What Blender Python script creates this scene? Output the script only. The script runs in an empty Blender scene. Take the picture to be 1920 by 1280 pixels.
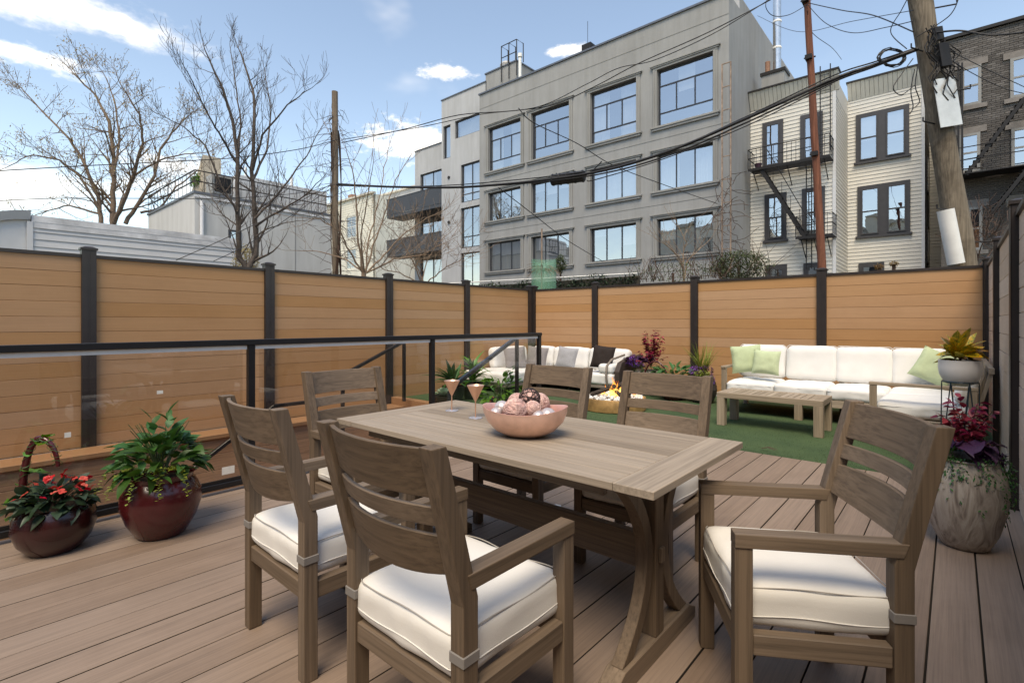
import bpy, bmesh, math, random
from mathutils import Vector, Matrix, noise

# ---------------------------------------------------------------- camera, sky, sun, exposure
sc = bpy.context.scene
COL = sc.collection
RAD = math.radians
F_PX, CX, HY, CAMZ = 954.0, 960.0, 605.0, 1.23
TH = math.atan2(830.0, 954.0)
FW = Vector((-math.sin(TH), math.cos(TH), 0)); RT = Vector((math.cos(TH), math.sin(TH), 0))
CAM = Vector((0, 0, CAMZ))

cd = bpy.data.cameras.new('camera'); cam = bpy.data.objects.new('camera', cd); COL.objects.link(cam)
cam.location = CAM; cam.rotation_euler = (RAD(90), 0, TH)
cd.sensor_width = 36; cd.lens = F_PX / 1920 * 36; cd.shift_y = -(640 - HY) / 1920
cd.clip_start = 0.05; cd.clip_end = 3000
sc.camera = cam

SUN_DIR = Vector((0.42, -0.91, 0)).normalized()       # towards the sun, seen from above
SUN_EL = RAD(60)
sd = bpy.data.lights.new('sun', 'SUN'); sun = bpy.data.objects.new('sun', sd); COL.objects.link(sun)
sd.energy = 2.0; sd.angle = RAD(32); sd.color = (1.0, 0.95, 0.87)
to_sun = Vector((SUN_DIR.x * math.cos(SUN_EL), SUN_DIR.y * math.cos(SUN_EL), math.sin(SUN_EL)))
sun.rotation_euler = to_sun.to_track_quat('Z', 'Y').to_euler()

world = bpy.data.worlds.new('World'); sc.world = world; world.use_nodes = True
wn = world.node_tree; wn.nodes.clear()
def W(t, **k):
    n = wn.nodes.new(t)
    for a, b in k.items(): setattr(n, a, b)
    return n
sky = W('ShaderNodeTexSky', sky_type='NISHITA', sun_disc=False)
sky.sun_elevation = SUN_EL; sky.sun_rotation = math.atan2(SUN_DIR.x, SUN_DIR.y)
sky.air_density = 1.0; sky.dust_density = 0.15; sky.ozone_density = 1.6; sky.altitude = 20
bg = W('ShaderNodeBackground'); bg.inputs[1].default_value = 0.15
wo = W('ShaderNodeOutputWorld'); tc = W('ShaderNodeTexCoord')
def wm(op, a, b=None, clamp=False):
    n = W('ShaderNodeMath', operation=op, use_clamp=clamp)
    for i, v in enumerate((a, b)):
        if v is None: continue
        if isinstance(v, (int, float)): n.inputs[i].default_value = v
        else: wn.links.new(v, n.inputs[i])
    return n.outputs[0]
def wdot(vec, v):
    n = W('ShaderNodeVectorMath', operation='DOT_PRODUCT'); wn.links.new(vec, n.inputs[0]); n.inputs[1].default_value = v
    return n.outputs['Value']
def wnoise(scale, detail, rough=0.6, stretch=(1, 1, 2.2)):
    mp = W('ShaderNodeMapping'); mp.inputs['Scale'].default_value = stretch
    wn.links.new(tc.outputs['Generated'], mp.inputs[0])
    n = W('ShaderNodeTexNoise'); n.inputs['Scale'].default_value = scale; n.inputs['Detail'].default_value = detail
    n.inputs['Roughness'].default_value = rough; wn.links.new(mp.outputs[0], n.inputs[0])
    return n.outputs['Fac']
def wramp(v, lo, hi):
    n = W('ShaderNodeMapRange', interpolation_type='SMOOTHSTEP'); wn.links.new(v, n.inputs[0])
    n.inputs[1].default_value = lo; n.inputs[2].default_value = hi
    return n.outputs[0]
fine = wnoise(9.0, 6, 0.62); fine2 = wnoise(30.0, 6, 0.62); broad = wnoise(3.1, 4, 0.55)
gen = tc.outputs['Generated']
mask = None
# separate cumulus puffs, each a direction with its own width and height
for px, py, w, h, amt in ((110, 8, 220, 40, .8), (50, 105, 100, 20, .55), (835, 136, 46, 15, .75), (790, 268, 105, 34, 1.0),
                     (1072, 95, 44, 9, .7), (60, 352, 150, 40, .62), (330, 310, 80, 20, .5), (420, 365, 180, 26, .45), (2300, 120, 240, 60, .7), (1500, -520, 330, 90, .8)):
    d = (FW * F_PX + RT * (px - CX) + Vector((0, 0, HY - py))).normalized()
    r = Vector((d.y, -d.x, 0)).normalized(); u = r.cross(d)
    k = (FW * F_PX + RT * (px - CX) + Vector((0, 0, HY - py))).length
    a = wm('DIVIDE', wdot(gen, r), w / k); b = wm('DIVIDE', wdot(gen, u), h / k)
    q = wm('SQRT', wm('ADD', wm('MULTIPLY', a, a), wm('MULTIPLY', b, b)))
    q = wm('ADD', q, wm('MULTIPLY', wm('SUBTRACT', fine2 if w < 110 else fine, .5), 3.0))
    m = wramp(q, 1.25, .05)
    front = wm('GREATER_THAN', wdot(gen, d), 0.2)
    m = wm('MULTIPLY', wm('MULTIPLY', m, front), amt)
    mask = m if mask is None else wm('MAXIMUM', mask, m)
wisps = wm('MULTIPLY', wramp(broad, .62, .88), .35)
mask = wm('MAXIMUM', mask, wisps, True)
mix = W('ShaderNodeMix', data_type='RGBA'); wn.links.new(mask, mix.inputs[0]); wn.links.new(sky.outputs[0], mix.inputs[6])
mix.inputs[7].default_value = (6.6, 6.8, 7.2, 1)
world.cycles.sampling_method = 'MANUAL'; world.cycles.sample_map_resolution = 512
wn.links.new(mix.outputs[2], bg.inputs[0]); wn.links.new(bg.outputs[0], wo.inputs[0])

sc.view_settings.view_transform = 'Standard'; sc.view_settings.look = 'None'
sc.view_settings.exposure = 1.0; sc.view_settings.use_white_balance = True; sc.view_settings.white_balance_temperature = 8300; sc.view_settings.gamma = 1.0; sc.view_settings.use_curve_mapping = False
sc.render.engine = 'CYCLES'
sc.cycles.max_bounces = 6; sc.cycles.diffuse_bounces = 3; sc.cycles.glossy_bounces = 3; sc.cycles.transparent_max_bounces = 16; sc.cycles.caustics_reflective = False; sc.cycles.caustics_refractive = False

# ---------------------------------------------------------------- helpers
RN = random.Random(11)
U = RN.uniform
Z = Vector((0, 0, 1))
def V(*a): return Vector(a)
def ray(x): return FW + RT * ((x - CX) / F_PX)
def at(x, y, t): return CAM + ray(x) * t + Z * ((HY - y) / F_PX * t)
def onY(x, y, Y): return at(x, y, Y / ray(x).y)
def onX(x, y, X): return at(x, y, X / ray(x).x)

class MB:
    def __init__(s): s.v = []; s.f = []
    def add(s, vs, fs):
        o = len(s.v); s.v += [tuple(v) for v in vs]; s.f += [tuple(i + o for i in f) for f in fs]; return s
    def box(s, x0, x1, y0, y1, z0, z1):
        return s.add([(x0,y0,z0),(x1,y0,z0),(x1,y1,z0),(x0,y1,z0),(x0,y0,z1),(x1,y0,z1),(x1,y1,z1),(x0,y1,z1)],
                     [(0,3,2,1),(4,5,6,7),(0,1,5,4),(1,2,6,5),(2,3,7,6),(3,0,4,7)])
    def hexa(s, bot, top):
        return s.add(list(bot) + list(top), [(0,3,2,1),(4,5,6,7),(0,1,5,4),(1,2,6,5),(2,3,7,6),(3,0,4,7)])
    def bar(s, a, b, w, h, up=Z):
        a = Vector(a); b = Vector(b); d = (b - a).normalized()
        side = d.cross(up)
        if side.length < 1e-4: side = d.cross(Vector((0, 1, 0)))
        side.normalize(); n = side.cross(d).normalized(); side *= w / 2; n *= h / 2
        return s.hexa([a - side - n, a + side - n, b + side - n, b - side - n], [a - side + n, a + side + n, b + side + n, b - side + n])
    def tube(s, pts, r, n=8, cap=True, closed=False):
        pts = [Vector(p) for p in pts]; m = len(pts)
        rs = [r] * m if isinstance(r, (int, float)) else list(r)
        o = len(s.v); pn = None
        for i, p in enumerate(pts):
            if closed: d = pts[(i + 1) % m] - pts[i - 1]
            else: d = pts[min(i + 1, m - 1)] - pts[max(i - 1, 0)]
            d = d.normalized() if d.length > 1e-9 else Vector((0, 0, 1))
            if pn is None:
                pn = d.cross(Z)
                if pn.length < 1e-3: pn = d.cross(Vector((1, 0, 0)))
            pn = (pn - d * pn.dot(d))
            if pn.length < 1e-6: pn = d.cross(Vector((1, .3, 0)))
            pn.normalize(); q = d.cross(pn)
            for k in range(n):
                a = 2 * math.pi * k / n
                s.v.append(tuple(p + (pn * math.cos(a) + q * math.sin(a)) * rs[i]))
        for i in range(m if closed else m - 1):
            for k in range(n):
                a = o + i * n; b = o + ((i + 1) % m) * n
                s.f.append((a + k, a + (k + 1) % n, b + (k + 1) % n, b + k))
        if cap and not closed:
            s.f.append(tuple(o + k for k in range(n - 1, -1, -1))); s.f.append(tuple(o + (m - 1) * n + k for k in range(n)))
        return s
    def lathe(s, prof, n=32, c=(0, 0, 0), sx=1, sy=1):
        o = len(s.v); c = Vector(c)
        for r, z in prof:
            for k in range(n):
                a = 2 * math.pi * k / n
                s.v.append((c.x + r * math.cos(a) * sx, c.y + r * math.sin(a) * sy, c.z + z))
        for i in range(len(prof) - 1):
            for k in range(n):
                s.f.append((o + i*n + k, o + i*n + (k+1) % n, o + (i+1)*n + (k+1) % n, o + (i+1)*n + k))
        return s
    def prism(s, poly, dv):
        poly = [Vector(p) for p in poly]; dv = Vector(dv); n = len(poly)
        return s.add(poly + [p + dv for p in poly], [tuple(range(n - 1, -1, -1)), tuple(range(n, 2 * n))] +
                     [(i, (i + 1) % n, n + (i + 1) % n, n + i) for i in range(n)])
    def mesh(s, name, m, smooth=None, bevel=0, segs=1):
        me = bpy.data.meshes.new(name); me.from_pydata(s.v, [], s.f)
        if m: me.materials.append(m)
        bm = bmesh.new(); bm.from_mesh(me)
        bmesh.ops.recalc_face_normals(bm, faces=bm.faces[:])
        if bevel:
            es = [e for e in bm.edges if e.is_manifold and e.calc_face_angle(0) > .5]
            bmesh.ops.bevel(bm, geom=es, offset=bevel, segments=segs, affect='EDGES', clamp_overlap=True, profile=.6)
        bm.to_mesh(me); bm.free()
        if smooth:
            me.shade_smooth()
            me.set_sharp_from_angle(angle=RAD(smooth))
        me.update()
        return me
    def build(s, name, m, parent=None, smooth=None, bevel=0, segs=1, loc=None):
        return link(name, s.mesh(name, m, smooth, bevel, segs), parent, loc)
def link(name, me, parent=None, loc=None, rot=None, scale=None):
    o = bpy.data.objects.new(name, me); COL.objects.link(o)
    if parent: o.parent = parent
    if loc is not None: o.location = loc
    if rot is not None: o.rotation_euler = rot
    if scale is not None: o.scale = (scale,) * 3 if isinstance(scale, (int, float)) else scale
    return o
def tag(o, label=None, cat=None, group=None, kind=None):
    if label: o['label'] = label
    if cat: o['category'] = cat
    if group: o['group'] = group
    if kind: o['kind'] = kind
    return o
def empty(name, loc, label=None, cat=None, group=None, rz=0):
    o = link(name, None, None, loc, (0, 0, rz)); o.empty_display_size = .1
    return tag(o, label, cat, group)
def copy_tree(o, parent=None):
    c = o.copy(); COL.objects.link(c); c.parent = parent
    for ch in list(o.children): copy_tree(ch, c)
    return c

# ---------------------------------------------------------------- materials
class NT:
    def __init__(s, name):
        s.m = bpy.data.materials.new(name); s.m.use_nodes = True; s.t = s.m.node_tree
        s.p = s.t.nodes['Principled BSDF']; s.out = s.t.nodes['Material Output']
    def n(s, t, **k):
        x = s.t.nodes.new(t)
        for a, b in k.items(): setattr(x, a, b)
        return x
    def l(s, a, b): s.t.links.new(a, b)
    def coord(s, scale=(1, 1, 1), rnd=True, kind='Object'):
        t = s.n('ShaderNodeTexCoord'); mp = s.n('ShaderNodeMapping'); mp.inputs['Scale'].default_value = scale
        if rnd:
            oi = s.n('ShaderNodeObjectInfo'); mu = s.n('ShaderNodeVectorMath', operation='SCALE'); mu.inputs[0].default_value = (37, 53, 71)
            s.l(oi.outputs['Random'], mu.inputs['Scale'])
            ad = s.n('ShaderNodeVectorMath', operation='ADD'); s.l(t.outputs[kind], ad.inputs[0]); s.l(mu.outputs[0], ad.inputs[1])
            s.l(ad.outputs[0], mp.inputs[0])
        else: s.l(t.outputs[kind], mp.inputs[0])
        return mp.outputs[0]
    def noise(s, vec, scale, detail=5, rough=.55, dist=0):
        x = s.n('ShaderNodeTexNoise'); s.l(vec, x.inputs['Vector'])
        for k, v in (('Scale', scale), ('Detail', detail), ('Roughness', rough), ('Distortion', dist)): x.inputs[k].default_value = v
        return x.outputs['Fac']
    def ramp(s, fac, stops):
        r = s.n('ShaderNodeValToRGB'); s.l(fac, r.inputs[0]); e = r.color_ramp.elements
        while len(e) < len(stops): e.new(.5)
        for i, (p, c) in enumerate(stops): e[i].position = p; e[i].color = (*c, 1) if len(c) == 3 else c
        return r.outputs[0]
    def mixc(s, fac, a, b, mode='MIX'):
        x = s.n('ShaderNodeMix', data_type='RGBA', blend_type=mode)
        for i, v in ((0, fac), (6, a), (7, b)):
            if isinstance(v, (int, float)): x.inputs[i].default_value = v
            elif isinstance(v, tuple): x.inputs[i].default_value = (*v, 1) if len(v) == 3 else v
            else: s.l(v, x.inputs[i])
        return x.outputs[2]
    def objvar(s, col, v=.15, sat=.1, hue=0.0):
        oi = s.n('ShaderNodeObjectInfo'); h = s.n('ShaderNodeHueSaturation'); s.l(col, h.inputs['Color'])
        def mr(lo, hi, src):
            m = s.n('ShaderNodeMapRange'); s.l(src, m.inputs[0]); m.inputs[3].default_value = lo; m.inputs[4].default_value = hi; return m.outputs[0]
        s.l(mr(1 - v, 1 + v, oi.outputs['Random']), h.inputs['Value'])
        if sat: s.l(mr(1 + sat, 1 - sat, oi.outputs['Random']), h.inputs['Saturation'])
        if hue: s.l(mr(.5 - hue, .5 + hue, oi.outputs['Random']), h.inputs['Hue'])
        return h.outputs[0]
    def bump(s, h, st=.2, dist=.01):
        b = s.n('ShaderNodeBump'); b.inputs['Strength'].default_value = st; b.inputs['Distance'].default_value = dist
        s.l(h, b.inputs['Height']); s.l(b.outputs[0], s.p.inputs['Normal'])
    def col(s, c):
        if isinstance(c, tuple): s.p.inputs['Base Color'].default_value = (*c, 1)
        else: s.l(c, s.p.inputs['Base Color'])
    def set(s, rough=.5, metal=0, spec=.5, **k):
        s.p.inputs['Roughness'].default_value = rough; s.p.inputs['Metallic'].default_value = metal; s.p.inputs['Specular IOR Level'].default_value = spec
        for a, v in k.items(): s.p.inputs[a.replace('_', ' ')].default_value = v
        return s.m
def sc3(c, k): return tuple(min(1, x * k) for x in c)

def wood(name, base, axis=0, contrast=.25, fine=70, rough=.6, var=.18, spec=.35, bump=.12, stain=0, streak=.75):
    t = NT(name); s = [20.0, 20.0, 20.0]; s[axis] = .35
    co = t.coord(tuple(s)); n1 = t.noise(co, 2.2, 6, .6, .35)
    s2 = [fine, fine, fine]; s2[axis] = 1.6
    n2 = t.noise(t.coord(tuple(s2)), 1.6, 4, .6, .3)
    c = t.ramp(n1, [(.28, sc3(base, 1 - contrast)), (.5, base), (.72, sc3(base, 1 + contrast * .8))])
    c2 = t.ramp(n2, [(.36, sc3((1, 1, 1), .62)), (.56, (1, 1, 1))])
    c = t.mixc(streak, c, c2, 'MULTIPLY')
    if stain:
        sn = t.noise(t.coord((1, 1, 1), True), 1.3, 6, .65, .6); c = t.mixc(1.0, c, t.ramp(sn, [(.30, sc3((1, .98, .96), 1 - stain)), (.55, (1, 1, 1)), (.75, sc3((.99, 1, 1), 1.0))]), 'MULTIPLY')
    t.col(t.objvar(c, var, .08)); t.bump(n2, bump, .004)
    return t.set(rough, 0, spec)
def plain(name, c, rough=.5, metal=0, spec=.5, n=.12, ns=6, var=0, bump=0, bs=60, **k):
    t = NT(name); co = t.coord((1, 1, 1)); nn = t.noise(co, ns, 5, .6)
    cc = t.ramp(nn, [(.3, sc3(c, 1 - n)), (.7, sc3(c, 1 + n))])
    if var: cc = t.objvar(cc, var, .05)
    t.col(cc)
    if bump: t.bump(t.noise(co, bs, 4, .65), bump, .01)
    return t.set(rough, metal, spec, **k)
def leafmat(name, c, var=.25, hue=.02, rough=.42, c2=None, scale=14, trans=.25):
    t = NT(name); co = t.coord((1, 1, 1)); n = t.noise(co, scale, 4, .6)
    cc = t.ramp(n, [(.35, c), (.65, c2 or sc3(c, 1.35))]); cc = t.objvar(cc, var, .12, hue)
    t.col(cc); t.set(rough, 0, .45)
    tr = t.n('ShaderNodeBsdfTranslucent'); t.l(cc, tr.inputs[0]); ms = t.n('ShaderNodeMixShader'); ms.inputs[0].default_value = trans
    t.l(t.p.outputs[0], ms.inputs[1]); t.l(tr.outputs[0], ms.inputs[2]); t.l(ms.outputs[0], t.out.inputs[0])
    return t.m
def glassmat(name, tint=(.93, .95, .94), refl=1.5, extra=0.0, wav=0.0, rough=0.0):
    t = NT(name); t.t.nodes.remove(t.p)
    tr = t.n('ShaderNodeBsdfTransparent'); tr.inputs[0].default_value = (*tint, 1)
    gl = t.n('ShaderNodeBsdfGlossy'); gl.inputs['Roughness'].default_value = rough; gl.inputs[0].default_value = (.95, .97, 1, 1)
    f0 = ((refl - 1) / (refl + 1)) ** 2
    lw = t.n('ShaderNodeLayerWeight'); lw.inputs[0].default_value = .5
    pw = t.n('ShaderNodeMath', operation='POWER'); t.l(lw.outputs['Facing'], pw.inputs[0]); pw.inputs[1].default_value = 5
    ad = t.n('ShaderNodeMath', operation='MULTIPLY_ADD', use_clamp=True); t.l(pw.outputs[0], ad.inputs[0]); ad.inputs[1].default_value = 1 - f0; ad.inputs[2].default_value = f0 + extra
    if wav:
        b = t.n('ShaderNodeBump'); b.inputs['Strength'].default_value = wav; b.inputs['Distance'].default_value = .05
        t.l(t.noise(t.coord((1, 1, 1)), 1.1, 2, .4), b.inputs['Height']); t.l(b.outputs[0], gl.inputs['Normal'])
    ms = t.n('ShaderNodeMixShader'); t.l(ad.outputs[0], ms.inputs[0]); t.l(tr.outputs[0], ms.inputs[1]); t.l(gl.outputs[0], ms.inputs[2])
    t.l(ms.outputs[0], t.out.inputs[0]); return t.m

TEAK = (.168, .121, .085)
M = {}
for i, ax in enumerate('xyz'):
    M['teak' + ax] = wood('teak_' + ax, TEAK, i)
    M['table' + ax] = wood('table_teak_' + ax, (.315, .255, .20), i, .20, streak=.6)
    M['sofa' + ax] = wood('sofa_teak_' + ax, (.34, .27, .20), i, .22)
M['deck'] = wood('deck_composite', (.255, .187, .146), 1, .12, 90, .55, .11, .35, .08, .16, .45)
M['fence'] = wood('fence_composite', (.47, .268, .138), 0, .05, 160, .65, .035, .2, .03, .07, .24)
M['fence_y'] = wood('fence_composite_y', (.47, .268, .138), 1, .05, 160, .65, .035, .2, .03, .07, .24)
M['fence_r'] = wood('fence_composite_right', (.60, .47, .37), 1, .05, 160, .65, .035, .2, .03, .07, .24)
M['pit'] = wood('stair_panel', (.34, .19, .105), 1, .14, 90, .6, .06, .3, .06)
M['post'] = plain('bronze_post', (.040, .032, .030), .42, .3, .5, .15, 5)
M['rail'] = plain('black_rail', (.014, .014, .016), .33, .2, .5, .15, 5)
M['steel'] = plain('rail_blue_steel', (.055, .065, .085), .3, .6, .5, .12, 5)
M['channel'] = plain('channel_aluminium', (.80, .78, .74), .4, 0, .5, .06, 9)
M['cushion'] = plain('cushion_white', (.74, .725, .70), .85, 0, .2, .02, 4, .02, .1, 260)
M['cushion_side'] = plain('cushion_piping', (.40, .37, .34), .85, 0, .2, .04, 8)
M['strap'] = plain('strap_fabric', (.21, .195, .185), .7, 0, .3, .06, 8)
M['sofa_white'] = plain('sofa_fabric', (.74, .735, .72), .9, 0, .2, .02, 5, .02, .12, 260)
M['undergap'] = plain('deck_joist_dark', (.03, .025, .02), .9)
M['pillow_green'] = plain('pillow_green', (.48, .56, .36), .9, 0, .2, .05, 30, .05, .3, 180)
M['pillow_grey'] = plain('pillow_taupe', (.235, .215, .215), .9, 0, .2, .08, 40, .05, .3, 180)
M['pillow_light'] = plain('pillow_grey_weave', (.33, .33, .35), .9, 0, .2, .28, 120, 0, .4, 160)
M['pillow_dark'] = plain('pillow_dark_brown', (.030, .022, .020), .85, 0, .2, .1, 40, 0, .3, 160)
M['glass'] = glassmat('railing_glass', (.95, .945, .935), 1.40, .004, .02)
M['copper'] = plain('copper_bowl', (.86, .57, .48), .34, .5, .5, .14, 14, 0, .08, 60)
M['copper_in'] = plain('copper_pink_inside', (.80, .46, .42), .4, .35, .5, .2, 12)
M['copper_glass'] = plain('copper_goblet', (.82, .50, .36), .30, .7, .5, .08, 14)
M['silver'] = plain('goblet_foot', (.62, .60, .66), .25, .6, .5, .05, 14)
# ---------------------------------------------------------------- ground, deck, turf, stairwell
LX, BY, RX = -7.05, 8.80, 0.33          # left, back and right fence lines
RAILX, DECKY = -4.0, 5.15
M['earth'] = plain('earth', (.10, .085, .065), .95, 0, .2, .35, 2, 0, .4, 8)
M['concrete'] = plain('concrete', (.30, .29, .27), .9, 0, .2, .15, 4, 0, .2, 30)
g = MB(); S = 900
g.add([(-S, -S, -3), (S, -S, -3), (S, S, -3), (-S, S, -3)], [(0, 1, 2, 3)])
tag(g.build('ground', M['earth']), kind='structure')
deck = MB().box(RAILX - .06, RX + .1, -1.2, DECKY - .01, -.30, -.031).build('deck', M['undergap']); tag(deck, kind='structure')
M['groove'] = plain('deck_gap_shade', (.045, .036, .030), .95)  # dark colour on the board sides stands in for shade in the gaps
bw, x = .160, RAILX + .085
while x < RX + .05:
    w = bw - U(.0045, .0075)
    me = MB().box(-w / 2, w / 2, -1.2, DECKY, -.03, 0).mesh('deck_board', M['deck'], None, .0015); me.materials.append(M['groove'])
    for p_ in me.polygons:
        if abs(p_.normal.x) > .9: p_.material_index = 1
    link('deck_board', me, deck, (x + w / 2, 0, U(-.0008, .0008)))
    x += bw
MB().box(RAILX - .065, RAILX + .078, -1.2, DECKY, -.03, .001).build('border_board', M['deck'], deck, None, .003)
MB().box(RAILX - .06, RX + .1, DECKY + .001, DECKY + .02, -.2, -.012).build('edge_board', M['pit'], deck)

t = NT('turf'); co = t.coord((1, 1, 1), False)
n1 = t.noise(co, 1.6, 5, .6); n2 = t.noise(co, 90, 3, .7)
c = t.mixc(.55, t.ramp(n1, [(.3, (.050, .085, .045)), (.7, (.078, .120, .060))]), t.ramp(n2, [(.35, (.45, .45, .4)), (.65, (1.2, 1.25, 1.1))]), 'MULTIPLY')
t.col(c); t.bump(n2, .6, .01); M['turf'] = t.set(.9, 0, .1)
tf = MB().box(-6.98, RX - .02, DECKY + .022, BY - .02, -.3, -.012).build('turf', M['turf']); tag(tf, kind='structure')
gb = MB(); r2 = random.Random(5)
for i in range(30000):
    yy = DECKY + .03 + (r2.random() ** 1.7) * 3.4; xx = r2.uniform(-5.9, RX - .05)
    h = r2.uniform(.006, .014); a = r2.uniform(0, 6.28); w = .002
    dx, dy = math.cos(a) * w, math.sin(a) * w; lx, ly = r2.uniform(-.009, .009), r2.uniform(-.009, .009)
    gb.add([(xx - dx, yy - dy, -.013), (xx + dx, yy + dy, -.013), (xx + lx, yy + ly, -.013 + h)], [(0, 1, 2)])
gm = leafmat('turf_blade', (.050, .090, .045), 0, 0, .8, (.078, .128, .062), 6, .15)
tag(gb.build('turf_blades', gm), 'short green artificial turf pile covering the lawn behind the deck', 'turf', kind='stuff')

# stairwell beside the deck
sw = MB(); sw.box(RAILX - .10, RAILX - .066, -1.2, DECKY, -2.9, -.012)
pit = sw.build('stairwell', M['pit']); tag(pit, kind='structure')
def pitpart(name, m, *b, bev=.004):
    q = MB()
    for bb in b: q.box(*bb)
    return q.build(name, m, pit, None, bev)
pitpart('ledge', M['pit'], (LX + .05, -6.62, -1.2, 5.00, -.15, -.10))
pitpart('ledge', M['pit'], (-6.98, -4.15, 5.002, 5.14, -.16, .012))
for i in range(9):
    z = -.152 - i * .19
    pitpart('wall_board', M['pit'], (-6.70, -6.66, -1.2, 5.0, z - .186, z))
pitpart('wall_board', M['pit'], (-6.64, -4.11, 5.02, 5.13, -2.8, -.162))
for i in range(5):
    pitpart('stair_tread', M['pit'], (-6.6, -4.15, 5.0 - .27 * (i + 1), 5.0 - .27 * i, -.19 * (i + 1) - .04, -.19 * (i + 1)))
pitpart('landing', M['pit'], (-6.6, -4.15, 2.75, 3.64, -1.2, -1.14))
for i in range(7):
    pitpart('stair_tread', M['pit'], (-6.6, -4.15, 2.748 - .27 * (i + 1), 2.748 - .27 * i, -1.14 - .19 * (i + 1) - .04, -1.14 - .19 * (i + 1)))
pitpart('pit_floor', M['concrete'], (-6.7, -4.11, -1.2, .86, -2.75, -2.55))

# ---------------------------------------------------------------- fences
TOPZ, CAPZ, BH = 1.95, 2.045, .1585
def fence(name, label, axis, fixed, posts, lo, inward, m, groupn, zbot):
    """axis 0 runs along X, 1 along Y; inward is the sign of the side the patio is on"""
    e = empty(name, (fixed, posts[0], 0) if axis else (posts[0], fixed, 0), label, 'fence')
    ox, oy = (fixed, posts[0]) if axis else (posts[0], fixed)
    def bx(q, a0, a1, d0, d1, z0, z1):
        if axis: q.box(fixed + d0 - ox, fixed + d1 - ox, a0 - oy, a1 - oy, z0, z1)
        else: q.box(a0 - ox, a1 - ox, fixed + d0 - oy, fixed + d1 - oy, z0, z1)
        return q
    pw = .062
    for i, p in enumerate(posts):
        q = MB(); bx(q, p - pw, p + pw, -.05, .05, zbot, CAPZ - .035)
        s = 1 if inward > 0 else -1
        bx(q, p - pw, p - .012, .0505 * s - .003, .0505 * s + .003, zbot, CAPZ - .04); bx(q, p + .012, p + pw, .0505 * s - .003, .0505 * s + .003, zbot, CAPZ - .04)
        po = q.build('post', M['post'], e)
        q = MB(); bx(q, p - pw - .012, p + pw + .012, -.063, .063, CAPZ - .0345, CAPZ - .012)
        c = Vector((fixed - ox, p - oy, 0)) if axis else Vector((p - ox, fixed - oy, 0)); hw = pw + .004; hd = .055
        a_, b_ = (hd, hw) if axis else (hw, hd)
        q.hexa([(c.x - a_, c.y - b_, CAPZ - .0118), (c.x + a_, c.y - b_, CAPZ - .0118), (c.x + a_, c.y + b_, CAPZ - .0118), (c.x - a_, c.y + b_, CAPZ - .0118)],
               [(c.x - a_ * .45, c.y - b_ * .45, CAPZ + .006), (c.x + a_ * .45, c.y - b_ * .45, CAPZ + .006), (c.x + a_ * .45, c.y + b_ * .45, CAPZ + .006), (c.x - a_ * .45, c.y + b_ * .45, CAPZ + .006)])
        q.build('post_cap', M['post'], po)
    for i in range(len(posts) - 1):
        a, b = posts[i] + pw + .001, posts[i + 1] - pw - .001
        q = MB(); bx(q, a, b, -.03, .03, TOPZ - .022, TOPZ + .012); q.build('top_rail', M['post'], e)
        z = TOPZ - .024
        while z > lo:
            z0 = max(z - BH + .004, lo)
            d = U(-.001, .001); z1 = z
            pr = [(-.012, z0 + .002), (-.010, z0), (-.004, z0), (-.004, z0 - .007), (.004, z0 - .007), (.004, z0), (.010, z0), (.012, z0 + .002), (.012, z1 - .002), (.010, z1), (-.010, z1), (-.012, z1 - .002)]
            q = MB()
            if axis: q.prism([(d + u, a - oy, zz) for u, zz in pr], (0, b - a, 0))
            else: q.prism([(a - ox, d + u, zz) for u, zz in pr], (b - a, 0, 0))
            q.build('board', m, e)
            z -= BH
    return e
fence('privacy_fence', 'long orange board privacy fence with dark posts along the left side', 1, LX, [-.82, 1.14, 3.05, 4.99, 6.76, BY - .12], -.10, 1, M['fence_y'], '', -.5)
fence('privacy_fence', 'orange board privacy fence with dark posts across the back behind the sofas', 0, BY, [LX + .04, -5.43, -3.42, -1.50, RX], .02, -1, M['fence'], '', -.3)
fence('privacy_fence', 'greyish tan board fence with dark posts at the right edge', 1, RX, [-1.0, .95, 2.85, 4.75, 6.70, BY - .13], .02, -1, M['fence_r'], '', -.3)

# ---------------------------------------------------------------- glass railing
rl = empty('glass_railing', (RAILX, 1.6, 0), 'black framed glass railing between the deck and the stairwell', 'railing')
o = Vector((RAILX, 1.6, 0))
def rb(name, m, x0, x1, y0, y1, z0, z1, bev=.003, par=None):
    return MB().box(x0 - o.x, x1 - o.x, y0 - o.y, y1 - o.y, z0, z1).build(name, m, par or rl, None, bev)
RZ = 1.105
rb('top_rail', M['rail'], RAILX - .03, RAILX + .03, -1.2, 5.15, RZ - .042, RZ)
rb('bottom_rail', M['rail'], RAILX - .025, RAILX + .025, -1.2, 5.12, .035, .075)
PY = [-.16, 1.60, 3.36, 5.12]
for y in PY: rb('post', M['rail'], RAILX - .024, RAILX + .024, y - .024, y + .024, .002, RZ - .0425)
M['sticker'] = plain('glass_sticker', (.75, .72, .66), .7, 0, .3, .1, 30)
for i, y in enumerate([-1.2] + PY[:-1]):
    y1 = ([-1.2] + PY)[i + 1]
    g_ = rb('glass_panel', M['glass'], RAILX - .005, RAILX + .005, y + .06, y1 - .06, .10, RZ - .075, 0)
    rb('channel_strip', M['channel'], RAILX - .008, RAILX + .008, y + .03, y1 - .03, RZ - .073, RZ - .043, 0)
    rb('channel_strip', M['rail'], RAILX - .008, RAILX + .008, y + .03, y1 - .03, .0755, .098, 0)
for (px, py, w, h) in ((300, 735, .035, .022), (127, 815, .03, .03), (428, 881, .085, .055)):
    p = onX(px, py, RAILX + .0065)
    q = MB().box(p.x - o.x - .0006, p.x - o.x + .0006, p.y - o.y - w / 2, p.y - o.y + w / 2, p.z - h / 2, p.z + h / 2)
    q.build('sticker', M['sticker'], rl)

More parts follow.
